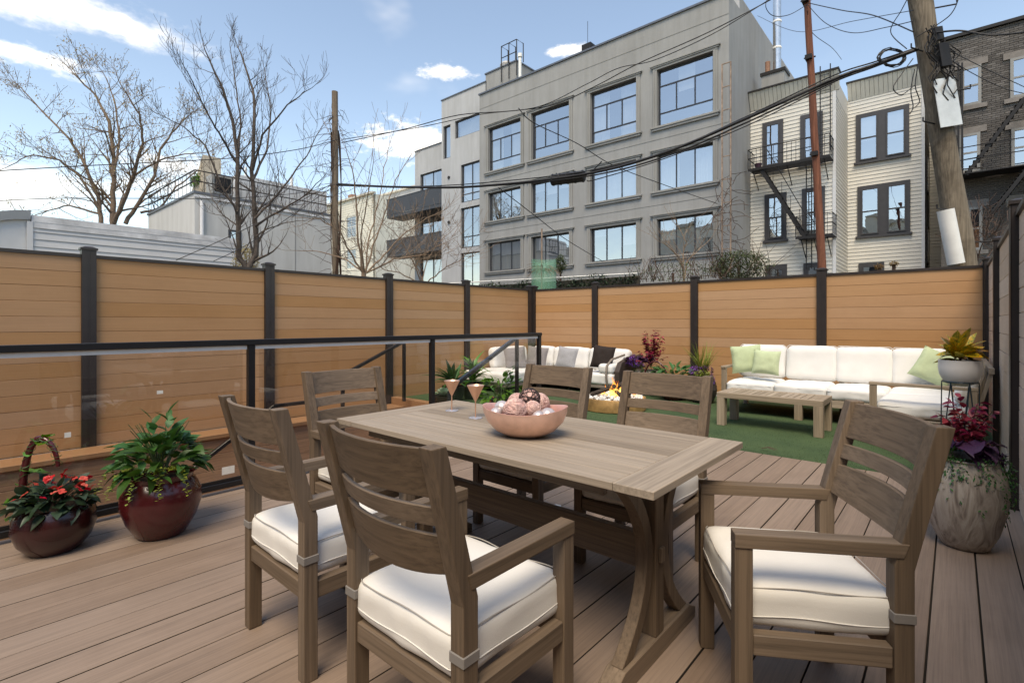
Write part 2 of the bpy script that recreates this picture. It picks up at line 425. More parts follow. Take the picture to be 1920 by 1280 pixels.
h1 = empty('stair_handrail', (RAILX - .22, 4.3, 0), 'dark blue sloping stair handrail nearest the deck, ending at the railing corner', 'handrail')
q = MB(); a, b = Vector((0, .62, 1.035)), Vector((0, -.5, .50))
q.bar(a, b, .045, .045); q.build('grip', M['steel'], h1, None, .004)
q = MB(); q.box(-.02, .02, -.52, -.48, -1.0, .475); q.build('support_post', M['steel'], h1, None, .004)
q = MB(); q.box(-.02, .02, .625, .665, -.1, 1.02); q.build('support_post', M['rail'], h1, None, .004)
h2 = empty('stair_handrail', (-6.45, 4.86, 0), 'dark stair handrail on the far side of the stairwell against the orange fence', 'handrail')
q = MB(); q.bar((0, -.05, .92), (0, -1.05, .50), .045, .045); q.bar((0, -1.45, .185), (0, -2.0, .185), .045, .045); q.bar((0, -2.0, .185), (0, -3.1, -.54), .045, .045)
q.build('grip', M['rail'], h2, None, .004)
for y, z0, z1 in ((0, .013, .97), (-1.05, -1.1, .48), (-1.45, -1.12, .20), (-3.1, -1.9, -.52)):
    MB().box(-.022, .022, y - .022, y + .022, z0, z1).build('support_post', M['rail'], h2, None, .004)
# ---------------------------------------------------------------- soft shapes
def rbox(w, d, h, r, n=10, puff=0, seed=0, wr=0.004, nz=6):
    """rounded, puffed and slightly wrinkled cushion; base at z = 0"""
    b = MB(); idx = {}
    def key(i, j, k): return (i, j, k)
    def pt(i, j, k):
        x = (i / n * 2 - 1) * w / 2; y = (j / n * 2 - 1) * d / 2; z = (k / nz * 2 - 1) * h / 2
        cx = max(-w/2 + r, min(w/2 - r, x)); cy = max(-d/2 + r, min(d/2 - r, y)); cz = max(-h/2 + r, min(h/2 - r, z))
        v = Vector((x - cx, y - cy, z - cz)); p = Vector((cx, cy, cz))
        if v.length > 1e-6:
            m = max(abs(v.x), abs(v.y), abs(v.z)); p += v.normalized() * m
        u, s = x / (w / 2), y / (d / 2)
        if puff: p.z += puff * (1 - u * u) * (1 - s * s) * (1 if z > 0 else -.25) * abs(z) / (h / 2)
        q = noise.noise_vector(Vector((p.x * 6 + seed * 7.3, p.y * 6, p.z * 6))); q2 = noise.noise_vector(Vector((p.x * 17 + seed, p.y * 9 + p.x * 6, p.z * 17 + seed * 3.1)))
        p += q * wr + q2 * wr * .55
        p.z += h / 2
        return p
    for i in range(n + 1):
        for j in range(n + 1):
            for k in range(nz + 1):
                if i in (0, n) or j in (0, n) or k in (0, nz):
                    idx[(i, j, k)] = len(b.v); b.v.append(tuple(pt(i, j, k)))
    def q4(a, c, d_, e): b.f.append((idx[a], idx[c], idx[d_], idx[e]))
    for i in range(n):
        for j in range(n):
            for k in (0, nz): q4((i, j, k), (i + 1, j, k), (i + 1, j + 1, k), (i, j + 1, k))
        for k in range(nz):
            for j in (0, n): q4((i, j, k), (i + 1, j, k), (i + 1, j, k + 1), (i, j, k + 1))
    for j in range(n):
        for k in range(nz):
            for i in (0, n): q4((i, j, k), (i, j + 1, k), (i, j + 1, k + 1), (i, j, k + 1))
    return b
def pillow_mesh(name, m, w=.45, h=.45, t=.15, seed=0):
    b = MB(); n = 14
    for s in (1, -1):
        o = len(b.v)
        for i in range(n + 1):
            for j in range(n + 1):
                u, v = i / n * 2 - 1, j / n * 2 - 1
                k = max(0, (1 - u ** 4) * (1 - v ** 4)) ** .6
                pin = 1 - .07 * (1 - u * u) * (abs(v) ** 2); pinu = 1 - .07 * (1 - v * v) * (abs(u) ** 2)
                z = s * t / 2 * k + .012 * noise.noise(Vector((u * 2.2 + seed, v * 2.2, s))) * k
                b.v.append((u * w / 2 * pinu, z, (v * h / 2 * pin) + h / 2))
        for i in range(n):
            for j in range(n):
                a = o + i * (n + 1) + j; b.f.append((a, a + 1, a + n + 2, a + n + 1))
    return b.mesh(name, m, 60)

# ---------------------------------------------------------------- dining chairs (front is +y)
CW, CF, CB = .234, .208, -.208
def make_chair():
    r = empty('dining_chair', (0, 0, 0), 'chair', 'chair', 'teak dining chairs with white cushions')
    for s in (-1, 1):
        x = s * CW
        MB().box(x - .022, x + .022, CF - .025, CF + .025, 0, .583).build('leg', M['teakz'], r, None, .003, 2)
        q = MB()                                                      # rear leg, kinked at arm height
        pr = [(CB - .025, 0), (CB + .025, 0), (CB + .025, .56), (CB - .078, .945), (CB - .125, .945), (CB - .025, .55)]
        q.prism([(x - .023, y, z) for y, z in pr], (.046, 0, 0)); q.build('leg', M['teakz'], r, None, .003, 2)
        q = MB(); q.prism([(x - .026, CF + .025, .583), (x - .026, CF + .025, .623), (x - .026, CB - .012, .623), (x - .026, CB + .002, .583)], (.052, 0, 0))
        q.build('arm', M['teaky'], r, None, .003, 2)
        MB().box(x - .018, x + .018, CB + .026, CF - .026, .275, .335).build('seat_rail', M['teaky'], r, None, .003)
        q = MB()
        q.box(x - .0262, x + .0262, CB - .0282, CB + .0282, .405, .432); q.build('tie_strap', M['strap'], r, None, .002)
    MB().box(-CW + .0225, CW - .0225, CF - .018, CF + .018, .275, .335).build('seat_rail', M['teakx'], r, None, .003)
    MB().box(-CW + .0225, CW - .0225, CB - .018, CB + .018, .275, .335).build('seat_rail', M['teakx'], r, None, .003)
    # bowed back slats
    def slat(z0, z1, bulge=0):
        q = MB(); n = 12; th = .015; x0, x1 = -CW + .02, CW - .02
        ring = []
        for i in range(n + 1):
            u = i / n * 2 - 1; x = x0 + (x1 - x0) * i / n; bow = -.042 * (1 - u * u)
            zz0 = z0 - bulge * (1 - u * u); row = []
            for z in (zz0, z1):
                yb = CB - (z - .555) * (.1 / .385)
                row += [Vector((x, yb + bow + th / 2, z)), Vector((x, yb + bow - th / 2, z))]
            ring.append([row[0], row[1], row[3], row[2]])
        for a in ring: q.v += [tuple(p) for p in a]
        for i in range(n):
            for k in range(4):
                q.f.append((i*4 + k, i*4 + (k+1) % 4, (i+1)*4 + (k+1) % 4, (i+1)*4 + k))
        q.f.append((0, 1, 2, 3)); q.f.append((n*4 + 3, n*4 + 2, n*4 + 1, n*4))
        return q
    for z0, z1, bg_ in ((.814, .938, 0), (.740, .790, 0), (.615, .716, .022)):
        slat(z0, z1, bg_).build('back_slat', M['teakx'], r, 35, .002)
    cu = rbox(.456, .45, .125, .032, 22, .018, 3, .006, 8).build('cushion', M['cushion'], r, 60, loc=(0, 0, .338))
    for zz in (.113, .040):
        pts = []; w_, d_, rr = .228, .225, .035
        for (cx, cy, a0) in ((w_ - rr, d_ - rr, 0), (-w_ + rr, d_ - rr, 90), (-w_ + rr, -d_ + rr, 180), (w_ - rr, -d_ + rr, 270)):
            for k in range(5):
                a = RAD(a0 + k * 22.5); pts.append((cx + math.cos(a) * rr, cy + math.sin(a) * rr))
        dense = []
        for i in range(len(pts)):
            a, b = Vector(pts[i]), Vector(pts[(i + 1) % len(pts)]); m = max(1, int((b - a).length / .03))
            for k in range(m): dense.append(a.lerp(b, k / m))
        P = []
        for p in dense:
            inset = 1.0 if zz < .1 else .968
            x, y = p.x * inset, p.y * inset
            wav = .006 * math.sin(x * 21 + 1) * math.sin(y * 19 + .5)
            P.append((x * 1.006, y * 1.006, zz + wav + (.006 if zz > .1 else 0)))
        MB().tube(P, .0018, 5, closed=True).build('piping', M['cushion_side'] if zz > .1 else M['cushion'], cu, 60)
    return r
chair0 = make_chair()
CH = [((-1.138, 1.07), 0, 'foreground dining chair at the centre, its bowed slatted back turned to the viewer'),
      ((-1.915, 1.075), -1, 'dining chair on the near side of the table, closest to the glass railing'),
      ((-1.225, 2.42), 180, 'dining chair on the far side of the table, nearer the slatted coffee table'),
      ((-1.985, 2.44), 180, 'dining chair on the far side of the table, behind the copper bowl'),
      ((-2.53, 1.68), -90, 'dining chair at the far left end of the table by the glass railing'),
      ((-.415, 1.865), 122, 'large dining chair pulled out at the right end of the table, turned at an angle')]
for i, ((x, y), a, lb) in enumerate(CH):
    c_ = chair0 if i == 0 else copy_tree(chair0)
    c_.location = (x, y, .001); c_.rotation_euler = (0, 0, RAD(a)); c_['label'] = lb

# ---------------------------------------------------------------- dining table
TX0, TX1, TY0, TY1, TZ = -2.385, -.655, 1.375, 2.195, .742
tcx, tcy = (TX0 + TX1) / 2, (TY0 + TY1) / 2
tb = empty('dining_table', (tcx, tcy, 0), 'rectangular weathered teak trestle dining table on the deck', 'table')
L, Wd = (TX1 - TX0) / 2, (TY1 - TY0) / 2
for s in (-1, 1):
    a, b = sorted((s * L, s * (L - .135)))
    MB().box(a, b, -Wd, Wd, TZ - .026, TZ).build('end_board', M['tabley'], tb, None, .002)
n = 8; pw_ = 2 * Wd / n
for i in range(n):
    MB().box(-L + .137, L - .137, -Wd + i * pw_ + .0012, -Wd + (i + 1) * pw_ - .0012, TZ - .026, TZ - .001 + U(-.0004, .0004)).build('plank', M['tablex'], tb, None, .0016)
for s in (-1, 1):
    MB().box(-L + .2, L - .2, s * (Wd - .07) - .014, s * (Wd - .07) + .014, TZ - .07, TZ - .0262).build('apron', M['teakx'], tb, None, .002)
for s in (-1, 1):
    x = s * (L - .20)
    q = MB(); yy = .33                                                 # foot beam with chamfered ends
    q.prism([(x - .035, -yy, .0), (x - .035, yy, .0), (x - .035, yy, .045), (x - .035, yy - .06, .075), (x - .035, -yy + .06, .075), (x - .035, -yy, .045)], (.07, 0, 0))
    q.build('foot_beam', M['teaky'], tb, None, .003)
    MB().box(x - .03, x + .03, -.034, .034, .0755, TZ - .065).build('centre_post', M['teakz'], tb, None, .003)
    MB().box(x - .034, x + .034, -.30, .30, TZ - .0645, TZ - .0265).build('top_beam', M['teaky'], tb, None, .003)
    for d in (-1, 1):
        q = MB(); N = 16; A = []; B = []
        for k in range(N + 1):
            v = k / N; z = .076 + v * (TZ - .065 - .076); c = 2 * v - 1
            off = .066 + .165 * abs(c) ** 2.1
            sl = .165 * 2.1 * abs(c) ** 1.1 * (1 if c > 0 else -1) * 2 / (TZ - .14)
            wd_ = .052 * math.sqrt(1 + min(sl * sl, 1.2)) / 2
            A.append((x - .022, d * (off - wd_), z)); B.append((x - .022, d * (off + wd_), z))
        o_ = len(q.v)
        for k in range(N + 1):
            for p in (A[k], B[k]): q.v.append(p); q.v.append((p[0] + .044, p[1], p[2]))
        for k in range(N):
            i = k * 4; j = i + 4
            q.f += [(i, i+1, j+1, j), (i+2, j+2, j+3, i+3), (i, j, j+2, i+2), (i+1, i+3, j+3, j+1)]
        q.f += [(0, 2, 3, 1), (N*4, N*4+1, N*4+3, N*4+2)]
        q.build('curved_leg', M['teakz'], tb, 40, .002)
    MB().box(x + s * .03, x + s * .043, -.016, .016, .345, .40).build('tenon', M['teakz'], tb, None, .002)
MB().box(-L + .23, L - .23, -.02, .02, .305, .435).build('stretcher', M['teakx'], tb, None, .003)

# ---------------------------------------------------------------- bowl with balls and two goblets
bc = Vector((-1.405, 1.70, TZ))
bw_ = empty('copper_bowl', bc, 'oval hammered copper bowl in the middle of the dining table', 'bowl', rz=RAD(30))
prof = [(0, .004), (.055, .001), (.075, .004), (.115, .028), (.148, .066), (.163, .10), (.166, .122)]
inner = [(.1655, .124), (.160, .120), (.155, .098), (.14, .066), (.108, .034), (.06, .014), (0, .012)]
def bowlwarp(b):
    b.v = [(x, y, z * .9 + .016 * (min(1, z / .12) ** 2) * (x / .165) ** 2) for x, y, z in b.v]; return b
bowlwarp(MB().lathe(prof, 56, sx=1.12, sy=.86)).build('bowl_shell', M['copper'], bw_, 60)
bowlwarp(MB().lathe([prof[-1]] + inner, 56, sx=1.12, sy=.86)).build('bowl_lining', M['copper_in'], bw_, 60)
M['ball_pink'] = plain('ball_pink_wire', (.72, .50, .46), .45, .2, .5, .15, 30)
M['ball_core'] = plain('ball_core', (.60, .36, .33), .6, .1, .4, .15, 30)
M['ball_silver'] = plain('ball_frosted', (.66, .58, .57), .3, .5, .5, .22, 28)
M['ball_dark'] = plain('ball_dark', (.020, .013, .013), .5, .1, .5, .2, 30)
def wire_ball(p, r, m, core, lb, seed):
    e = empty('decorative_ball', bc + Vector(p), lb, 'ball', 'decorative balls in the copper bowl')
    rr = random.Random(seed); q = MB()
    for k in range(70):
        ax = Vector((rr.gauss(0, 1), rr.gauss(0, 1), rr.gauss(0, 1))).normalized()
        a = ax.orthogonal().normalized(); b = ax.cross(a); off = rr.uniform(-.75, .75); c_ = math.sqrt(1 - off * off)
        s0 = rr.uniform(0, 6.28)
        pts = [(ax * off + (a * math.cos(s0 + j * .42) + b * math.sin(s0 + j * .42)) * c_) * r for j in range(8)]
        q.tube(pts, .0013, 4)
    q.build('wire_mesh', m, e)
    MB().lathe([(max(.0001, math.sin(math.pi * i / 12)) * r * .955, -math.cos(math.pi * i / 12) * r * .955) for i in range(13)], 24).build('core', core, e, 60)
def smooth_ball(p, r, lb):
    q = MB().lathe([(max(.0001, math.sin(math.pi * i / 16)) * r, -math.cos(math.pi * i / 16) * r * .92) for i in range(17)], 28)
    o_ = q.build('decorative_ball', M['ball_silver'], None, 60, loc=bc + Vector(p)); tag(o_, lb, 'ball', 'decorative balls in the copper bowl')
def bp(px, py, dt):                                # offset in the bowl from where the ball shows
    t0 = (bc - CAM).dot(FW) + dt
    return at(px, py, t0) - bc
wire_ball(bp(966, 769, -.03), .052, M['ball_pink'], M['ball_core'], 'large pink wire ball in the middle of the copper bowl', 1)
wire_ball(bp(993, 748, .06), .049, M['ball_dark'], M['ball_core'], 'dark brown woven ball on top of the other balls in the bowl', 2)
wire_ball(bp(999, 767, -.02), .036, M['ball_pink'], M['ball_core'], 'smaller pink wire ball right of the large one', 3)
wire_ball(bp(970, 755, .09), .044, M['ball_pink'], M['ball_core'], 'pink wire ball half hidden behind the dark ball at its left', 4)
wire_ball(bp(1012, 755, .085), .044, M['ball_pink'], M['ball_core'], 'pink wire ball half hidden behind the dark ball at its right', 5)
smooth_ball(bp(941, 764, .03), .034, 'frosted ball at the back left rim of the copper bowl')
smooth_ball(bp(930, 774, -.01), .026, 'small frosted ball at the front left rim of the copper bowl')
smooth_ball(bp(1027, 779, -.03), .037, 'frosted ball at the front right rim of the copper bowl')
smooth_ball(bp(1010, 781, -.06), .028, 'small frosted ball low at the front of the copper bowl')
def goblet(x, y, lb):
    e = empty('cocktail_glass', (x, y, TZ), lb, 'glass', 'copper cocktail glasses on the table')
    MB().lathe([(0, .0005), (.037, .0005), (.036, .003), (.006, .005), (0, .006)], 32).build('foot', M['silver'], e, 50)
    MB().lathe([(.0035, .004), (.0032, .085)], 12).build('stem', M['copper_glass'], e, 50)
    MB().lathe([(.0035, .083), (.045, .167), (.044, .1675), (.003, .088)], 40).build('cup', M['copper_glass'], e, 50)
goblet(-2.11, 1.915, 'slim copper cocktail glass on the table, farther from the bowl')
goblet(-1.858, 1.85, 'slim copper cocktail glass on the table, right beside the bowl')
# ---------------------------------------------------------------- coffee table
TG = -.012
ct = empty('coffee_table', (-1.63, 6.60, TG), 'low slatted teak coffee table on the turf in front of the white sofa', 'table')
cl, cw2, chh = .56, .28, .40
for sx in (-1, 1):
    for sy in (-1, 1):
        x, y = sx * (cl - .045), sy * (cw2 - .045)
        MB().box(x - .045, x + .045, y - .045, y + .045, 0, chh - .066).build('leg', M['sofaz'], ct, None, .003)
for sy in (-1, 1):
    y = sy * (cw2 - .03); MB().box(-cl, cl, y - .03, y + .03, chh - .0655, chh).build('side_rail', M['sofax'], ct, None, .003)
for sx in (-1, 1):
    x = sx * (cl - .045); MB().box(x - .045, x + .045, -cw2 + .061, cw2 - .061, chh - .0655, chh).build('end_rail', M['sofay'], ct, None, .003)
ns = 13; w = (2 * cl - .18) / ns
for i in range(ns):
    x0 = -cl + .09 + i * w
    MB().box(x0 + .005, x0 + w - .005, -cw2 + .061, cw2 - .061, chh - .028, chh - .003).build('slat', M['sofay'], ct, None, .002)

# ---------------------------------------------------------------- L-shaped teak sofa on the right
so = empty('corner_sofa', (-1.2, 7.75, TG), 'long teak corner sofa with white cushions against the back fence', 'sofa')
O = Vector((-1.2, 7.75, TG))
def sb(name, m, x0, x1, y0, y1, z0, z1, bev=.003):
    return MB().box(x0 - O.x, x1 - O.x, y0 - O.y, y1 - O.y, z0, z1).build(name, m, so, None, bev)
XL, XR, YF, YB, YN = -2.46, .16, 7.28, 8.32, 6.33
sb('base_rail', M['sofax'], XL + .06, -.66, YF, YF + .04, .20, .29); sb('base_rail', M['sofax'], XL, XR, YB - .04, YB, .20, .29)
sb('base_rail', M['sofay'], -.66, -.62, YN + .061, YF + .04, .20, .29); sb('base_rail', M['sofay'], XR - .04, XR, YN + .061, YB - .041, .20, .29)
sb('base_rail', M['sofay'], XL + .01, XL + .05, YF + .061, YB - .041, .20, .29)
sb('seat_panel', M['sofax'], XL + .05, XR - .05, YF + .041, YB - .041, .26, .285); sb('seat_panel', M['sofax'], -.619, XR - .05, YN + .061, YF + .0405, .26, .285)
for x, y in ((XL, YF), (XL, YB - .061), (-1.2, YB - .062), (XR - .06, YB - .061), (-.66, YN), (XR - .06, YN)):
    sb('leg', M['sofaz'], x, x + .06, y, y + .06, 0, .61)
for x in (-1.55,): sb('leg', M['sofaz'], x, x + .09, YF - .002, YF + .06, 0, .199)
sb('arm', M['sofay'], XL - .004, XL + .064, YF - .01, YB, .611, .64)
sb('arm', M['sofax'], -.664, XR + .004, YN - .004, YN + .064, .611, .64)
sb('arm_base_rail', M['sofax'], -.6, XR - .061, YN, YN + .05, .20, .29)
q = MB()                                                              # leaning wooden back on the right
for y in (6.55, 7.0, 7.45, 7.9): q.bar((XR - .02 - O.x, y - O.y, .29), (XR + .10 - O.x, y - O.y, .78), .06, .03, V(1, 0, 0))
q.build('back_frame', M['sofaz'], so)
q = MB().bar((XR + .10 - O.x, 6.5 - O.y, .79), (XR + .10 - O.x, 8.3 - O.y, .79), .04, .05); q.build('back_rail', M['sofay'], so)
sb('back_rail', M['sofax'], XL + .06, XR, YB - .01, YB + .03, .68, .74)
def cush(par, O_, name, m, cx, cy, cz, w, d, h, r, seed, tilt=0, axis='x', puff=.025, rz=0):
    b = rbox(w, d, h, r, 24, puff, seed, .009, 10)
    o_ = b.build(name, m, par, 60, loc=(cx - O_.x, cy - O_.y, cz))
    o_.rotation_euler = (tilt if axis == 'x' else 0, tilt if axis == 'y' else 0, rz); return o_
for i in range(4):
    x = -2.095 + i * .60
    cush(so, O, 'seat_cushion', M['sofa_white'], x, 7.64, .288, .60, .74, .155, .05, i)
    cush(so, O, 'back_cushion', M['sofa_white'], x - .03 * (i == 0), 8.02, .45, .62, .17, .46, .06, i + 9, RAD(-9), 'x', .02)
cush(so, O, 'seat_cushion', M['sofa_white'], -.24, 6.82, .288, .74, .86, .155, .05, 21)
cush(so, O, 'back_cushion', M['sofa_white'], .06, 6.85, .45, .14, .80, .40, .05, 22, RAD(9), 'y', .02)

for o_ in [c_ for c_ in so.children if 'cushion' in c_.name]:          # welt seam round each cushion
    xs = [v.co for v in o_.data.vertices]; ax_ = 1 if 'back' in o_.name and o_.dimensions.y < .3 else (0 if 'back' in o_.name else 2)
    ext = [max(abs(v[i]) for v in xs) for i in range(2)] + [max(v[2] for v in xs)]
    pl_ = []
    if ax_ == 2: rect = [(sx * ext[0] * .985, sy * ext[1] * .985, ext[2] * .62) for sx, sy in ((-1, -1), (1, -1), (1, 1), (-1, 1))]
    elif ax_ == 1: rect = [(sx * ext[0] * .985, -ext[1] * .45, ext[2] / 2 + sz * ext[2] * .492) for sx, sz in ((-1, -1), (1, -1), (1, 1), (-1, 1))]
    else: continue
    cen = sum((Vector(r) for r in rect), Vector()) / 4
    for i in range(4):
        a, b = Vector(rect[i]), Vector(rect[(i + 1) % 4])
        for k in range(10):
            p = a.lerp(b, .05 + .9 * k / 9); pl_.append(p + (p - cen).normalized() * -.004)
    MB().tube(pl_, .0045, 5, closed=True).build('welt', M['sofa_white'], o_, 60)
def pillow(px, py, t, w, m, lb, lean=-18, yaw=0, roll=0, seed=0, grp=None, h=None):
    p = at(px, py, t)
    me = pillow_mesh('throw_pillow', m, w, h or w, w * .34, seed)
    o_ = link('throw_pillow', me, None, p); o_.rotation_euler = (RAD(lean), RAD(roll), RAD(yaw)); tag(o_, lb, 'pillow', grp)
G1 = 'green throw pillows on the corner sofa'; G2 = 'throw pillows on the left sofa'
pillow(1402, 699, 7.12, .40, M['pillow_green'], 'pale green pillow on the corner sofa, leftmost and tipped against the arm', -16, 14, -6, 1, G1)
pillow(1434, 702, 6.86, .34, M['pillow_green'], 'smaller pale green pillow, front one of the left pair on the corner sofa', -18, 6, 3, 2, G1)
pillow(1736, 715, 6.02, .40, M['pillow_green'], 'pale green pillow on the right of the corner sofa, behind the white planter', -20, -8, 24, 3, G1)

# ---------------------------------------------------------------- white corner lounge on the left
M['wicker'] = plain('wicker_dark', (.055, .040, .034), .6, 0, .4, .3, 80, 0, .5, 90)
M['loungebase'] = plain('lounge_base', (.22, .185, .155), .7, 0, .3, .12, 40, 0, .2, 80)
ls = empty('lounge_sofa', (-5.9, 7.9, TG), 'white upholstered corner lounge sofa with chaise and dark wicker end', 'sofa'); O2 = Vector((-5.9, 7.9, TG))
def lb_(name, m, x0, x1, y0, y1, z0, z1, bev=.01):
    return MB().box(x0 - O2.x, x1 - O2.x, y0 - O2.y, y1 - O2.y, z0, z1).build(name, m, ls, 40, bev, 2)
lb_('base', M['loungebase'], -6.95, -5.94, 6.64, 8.6, .10, .155); lb_('base', M['loungebase'], -5.938, -4.36, 7.72, 8.6, .10, .155)
for x, y in ((-6.9, 6.7), (-6.05, 6.7), (-5.4, 7.78), (-4.55, 7.78), (-6.9, 8.5), (-4.55, 8.5)): lb_('foot', M['rail'], x, x + .04, y, y + .04, 0, .10, .002)
lb_('wicker_back', M['wicker'], -6.98, -4.34, 8.602, 8.66, .10, .64); 
q = MB(); q.prism([(-4.42 - O2.x, 7.78 - O2.y, .08), (-4.42 - O2.x, 8.66 - O2.y, .08), (-4.42 - O2.x, 8.66 - O2.y, .66), (-4.42 - O2.x, 8.2 - O2.y, .64), (-4.42 - O2.x, 7.86 - O2.y, .55), (-4.42 - O2.x, 7.76 - O2.y, .40)], (.09, 0, 0))
q.build('wicker_end', M['wicker'], ls, None, .015, 2)
def lc(name, x0, x1, y0, y1, z, h, r, seed, tilt=0, axis='x', puff=.012):
    return cush(ls, O2, name, M['sofa_white'], (x0 + x1) / 2, (y0 + y1) / 2, z, x1 - x0, y1 - y0, h, r, seed, tilt, axis, puff)
lc('seat_cushion', -6.96, -5.92, 6.60, 7.70, .157, .20, .05, 31); lc('seat_cushion', -6.96, -5.92, 7.70, 8.58, .157, .20, .05, 32)
lc('seat_cushion', -5.92, -5.16, 7.70, 8.58, .157, .20, .05, 33); lc('seat_cushion', -5.16, -4.43, 7.70, 8.58, .157, .20, .05, 34)
lc('back_cushion', -6.15, -5.32, 8.30, 8.50, .355, .40, .07, 35, RAD(-7)); lc('back_cushion', -5.31, -4.46, 8.30, 8.50, .355, .40, .07, 36, RAD(-7))
lc('back_cushion', -6.70, -6.16, 8.30, 8.50, .355, .40, .07, 37, RAD(-7)); lc('back_cushion', -6.93, -6.74, 7.25, 8.28, .355, .40, .07, 38, RAD(-5), 'y')
lc('arm_cushion', -4.72, -4.44, 7.70, 8.28, .355, .17, .06, 39)
q = MB(); q.tube([(-4.52 - O2.x, 7.70 - O2.y, .16), (-4.52 - O2.x, 7.66 - O2.y, .30), (-4.52 - O2.x, 7.68 - O2.y, .50), (-4.52 - O2.x, 7.85 - O2.y, .60), (-4.52 - O2.x, 8.3 - O2.y, .66)], .02, 8)
q.build('arm_frame', M['loungebase'], ls, 60)
pillow(969, 692, 9.85, .44, M['pillow_grey'], 'taupe pillow at the left of the lounge, tilted against the side cushion', -14, 52, -5, 4, G2)
pillow(1003, 690, 10.1, .44, M['pillow_grey'], 'taupe pillow in the corner of the lounge behind the railing post', -14, 22, 6, 5, G2)
pillow(1058, 691, 9.55, .42, M['pillow_light'], 'light grey woven pillow in the middle of the lounge', -16, 8, 6, 6, G2)
pillow(1126, 691, 9.0, .42, M['pillow_dark'], 'dark brown pillow at the right end of the lounge', -15, 10, 6, 7, G2)

# ---------------------------------------------------------------- fire pit
M['pitgold'] = plain('firepit_bronze', (.36, .215, .085), .55, .35, .5, .35, 9, 0, .2, 30)
M['pebble'] = plain('white_pebble', (.72, .70, .67), .7, 0, .3, .1, 20, .2)
M['char'] = plain('charred_log', (.055, .042, .034), .9, 0, .2, .5, 16, 0, .6, 30)
FP = Vector((-3.72, 6.52, TG))
fp = empty('fire_pit', FP, 'low round bronze fire pit with white stones on the turf', 'fire pit')
MB().lathe([(0, .0), (.43, .0), (.45, .01), (.455, .17), (.45, .178), (.425, .178), (.42, .17), (.42, .12), (0, .12)], 64).build('basin', M['pitgold'], fp, 40)
pm = []
for k in range(5):
    b = MB(); bm = bmesh.new(); bmesh.ops.create_icosphere(bm, subdivisions=1, radius=1)
    vs = [v.co * U(.8, 1.15) for v in bm.verts]; b.add([(v.x, v.y, v.z * .7) for v in vs], [[v.index for v in f.verts] for f in bm.faces]); bm.free()
    pm.append(b.mesh('stone', M['pebble'], 50))
for i in range(230):
    r_ = .40 * math.sqrt(U(0, 1)); a = U(0, 6.28)
    link('stone', RN.choice(pm), fp, (r_ * math.cos(a), r_ * math.sin(a), .14 + U(0, .045) + .02 * (1 - r_ / .4)), (U(0, 6), U(0, 6), U(0, 6)), U(.018, .038))
def logg(a, b, r, name='fire_log', lb=''):
    a = Vector(a); b = Vector(b); pts = [a.lerp(b, k / 6) + Vector((U(-1, 1), U(-1, 1), U(-1, 1))) * r * .18 for k in range(7)]
    q = MB().tube(pts, [r * U(.85, 1.1) for _ in pts], 9)
    o_ = q.build(name, M['char'], None, 50); tag(o_, lb, 'log', 'charred logs in the fire pit')
logg(FP + V(-.26, -.22, .20), FP + V(.10, .10, .36), .035, lb='charred log leaning from the left into the flames')
logg(FP + V(.22, -.14, .20), FP + V(-.12, .12, .30), .03, lb='charred log crossing on the right of the flames')
logg(FP + V(-.05, .25, .20), FP + V(.05, -.08, .34), .028, lb='charred log at the back of the flames')
t = NT('flame'); t.t.nodes.remove(t.p)
co = t.n('ShaderNodeTexCoord'); sp = t.n('ShaderNodeSeparateXYZ'); t.l(co.outputs['Generated'], sp.inputs[0])
col = t.ramp(sp.outputs[2], [(0, (1, .42, .08)), (.35, (1, .62, .20)), (.75, (1, .34, .05)), (1, (.8, .12, .01))])
em = t.n('ShaderNodeEmission'); t.l(col, em.inputs[0]); em.inputs[1].default_value = 1.5
tr = t.n('ShaderNodeBsdfTransparent'); lw = t.n('ShaderNodeLayerWeight'); lw.inputs[0].default_value = .35
nz = t.noise(co.outputs['Object'], 13, 3, .6, .8); mm = t.n('ShaderNodeMath', operation='MULTIPLY', use_clamp=True)
r1 = t.n('ShaderNodeMapRange'); t.l(lw.outputs['Facing'], r1.inputs[0]); r1.inputs[1].default_value = .85; r1.inputs[2].default_value = .0
r2_ = t.n('ShaderNodeMapRange'); t.l(nz, r2_.inputs[0]); r2_.inputs[1].default_value = .42; r2_.inputs[2].default_value = .70
t.l(r1.outputs[0], mm.inputs[0]); t.l(r2_.outputs[0], mm.inputs[1])
ms = t.n('ShaderNodeMixShader'); t.l(mm.outputs[0], ms.inputs[0]); t.l(tr.outputs[0], ms.inputs[1]); t.l(em.outputs[0], ms.inputs[2]); t.l(ms.outputs[0], t.out.inputs[0])
fl = empty('fire', FP + V(0, 0, .17), 'orange flames rising from the logs of the fire pit', 'fire')
for i in range(34):
    a = U(0, 6.28); r_ = abs(RN.gauss(0, .13)); h = U(.10, .29) * (1.15 - r_ * 2.2) * (1.3 if i < 3 else 1); r0 = U(.012, .030)
    b = MB(); N = 12; pts = []; rs = []
    ph, tw = U(0, 6.28), U(.012, .035)
    for k in range(N + 1):
        v = k / N
        pts.append((r_ * math.cos(a) * (1 - .4 * v) + tw * math.sin(v * 5 + ph), r_ * math.sin(a) * (1 - .4 * v) + tw * math.cos(v * 4.2 + ph), v * h))
        rs.append(max(.0008, r0 * (math.sin(math.pi * min(1, v * .8 + .16)) ** 1.1) * (1 - v ** 2.2)))
    b.tube(pts, rs, 9).build('flame_tongue', t.m, fl, 60)

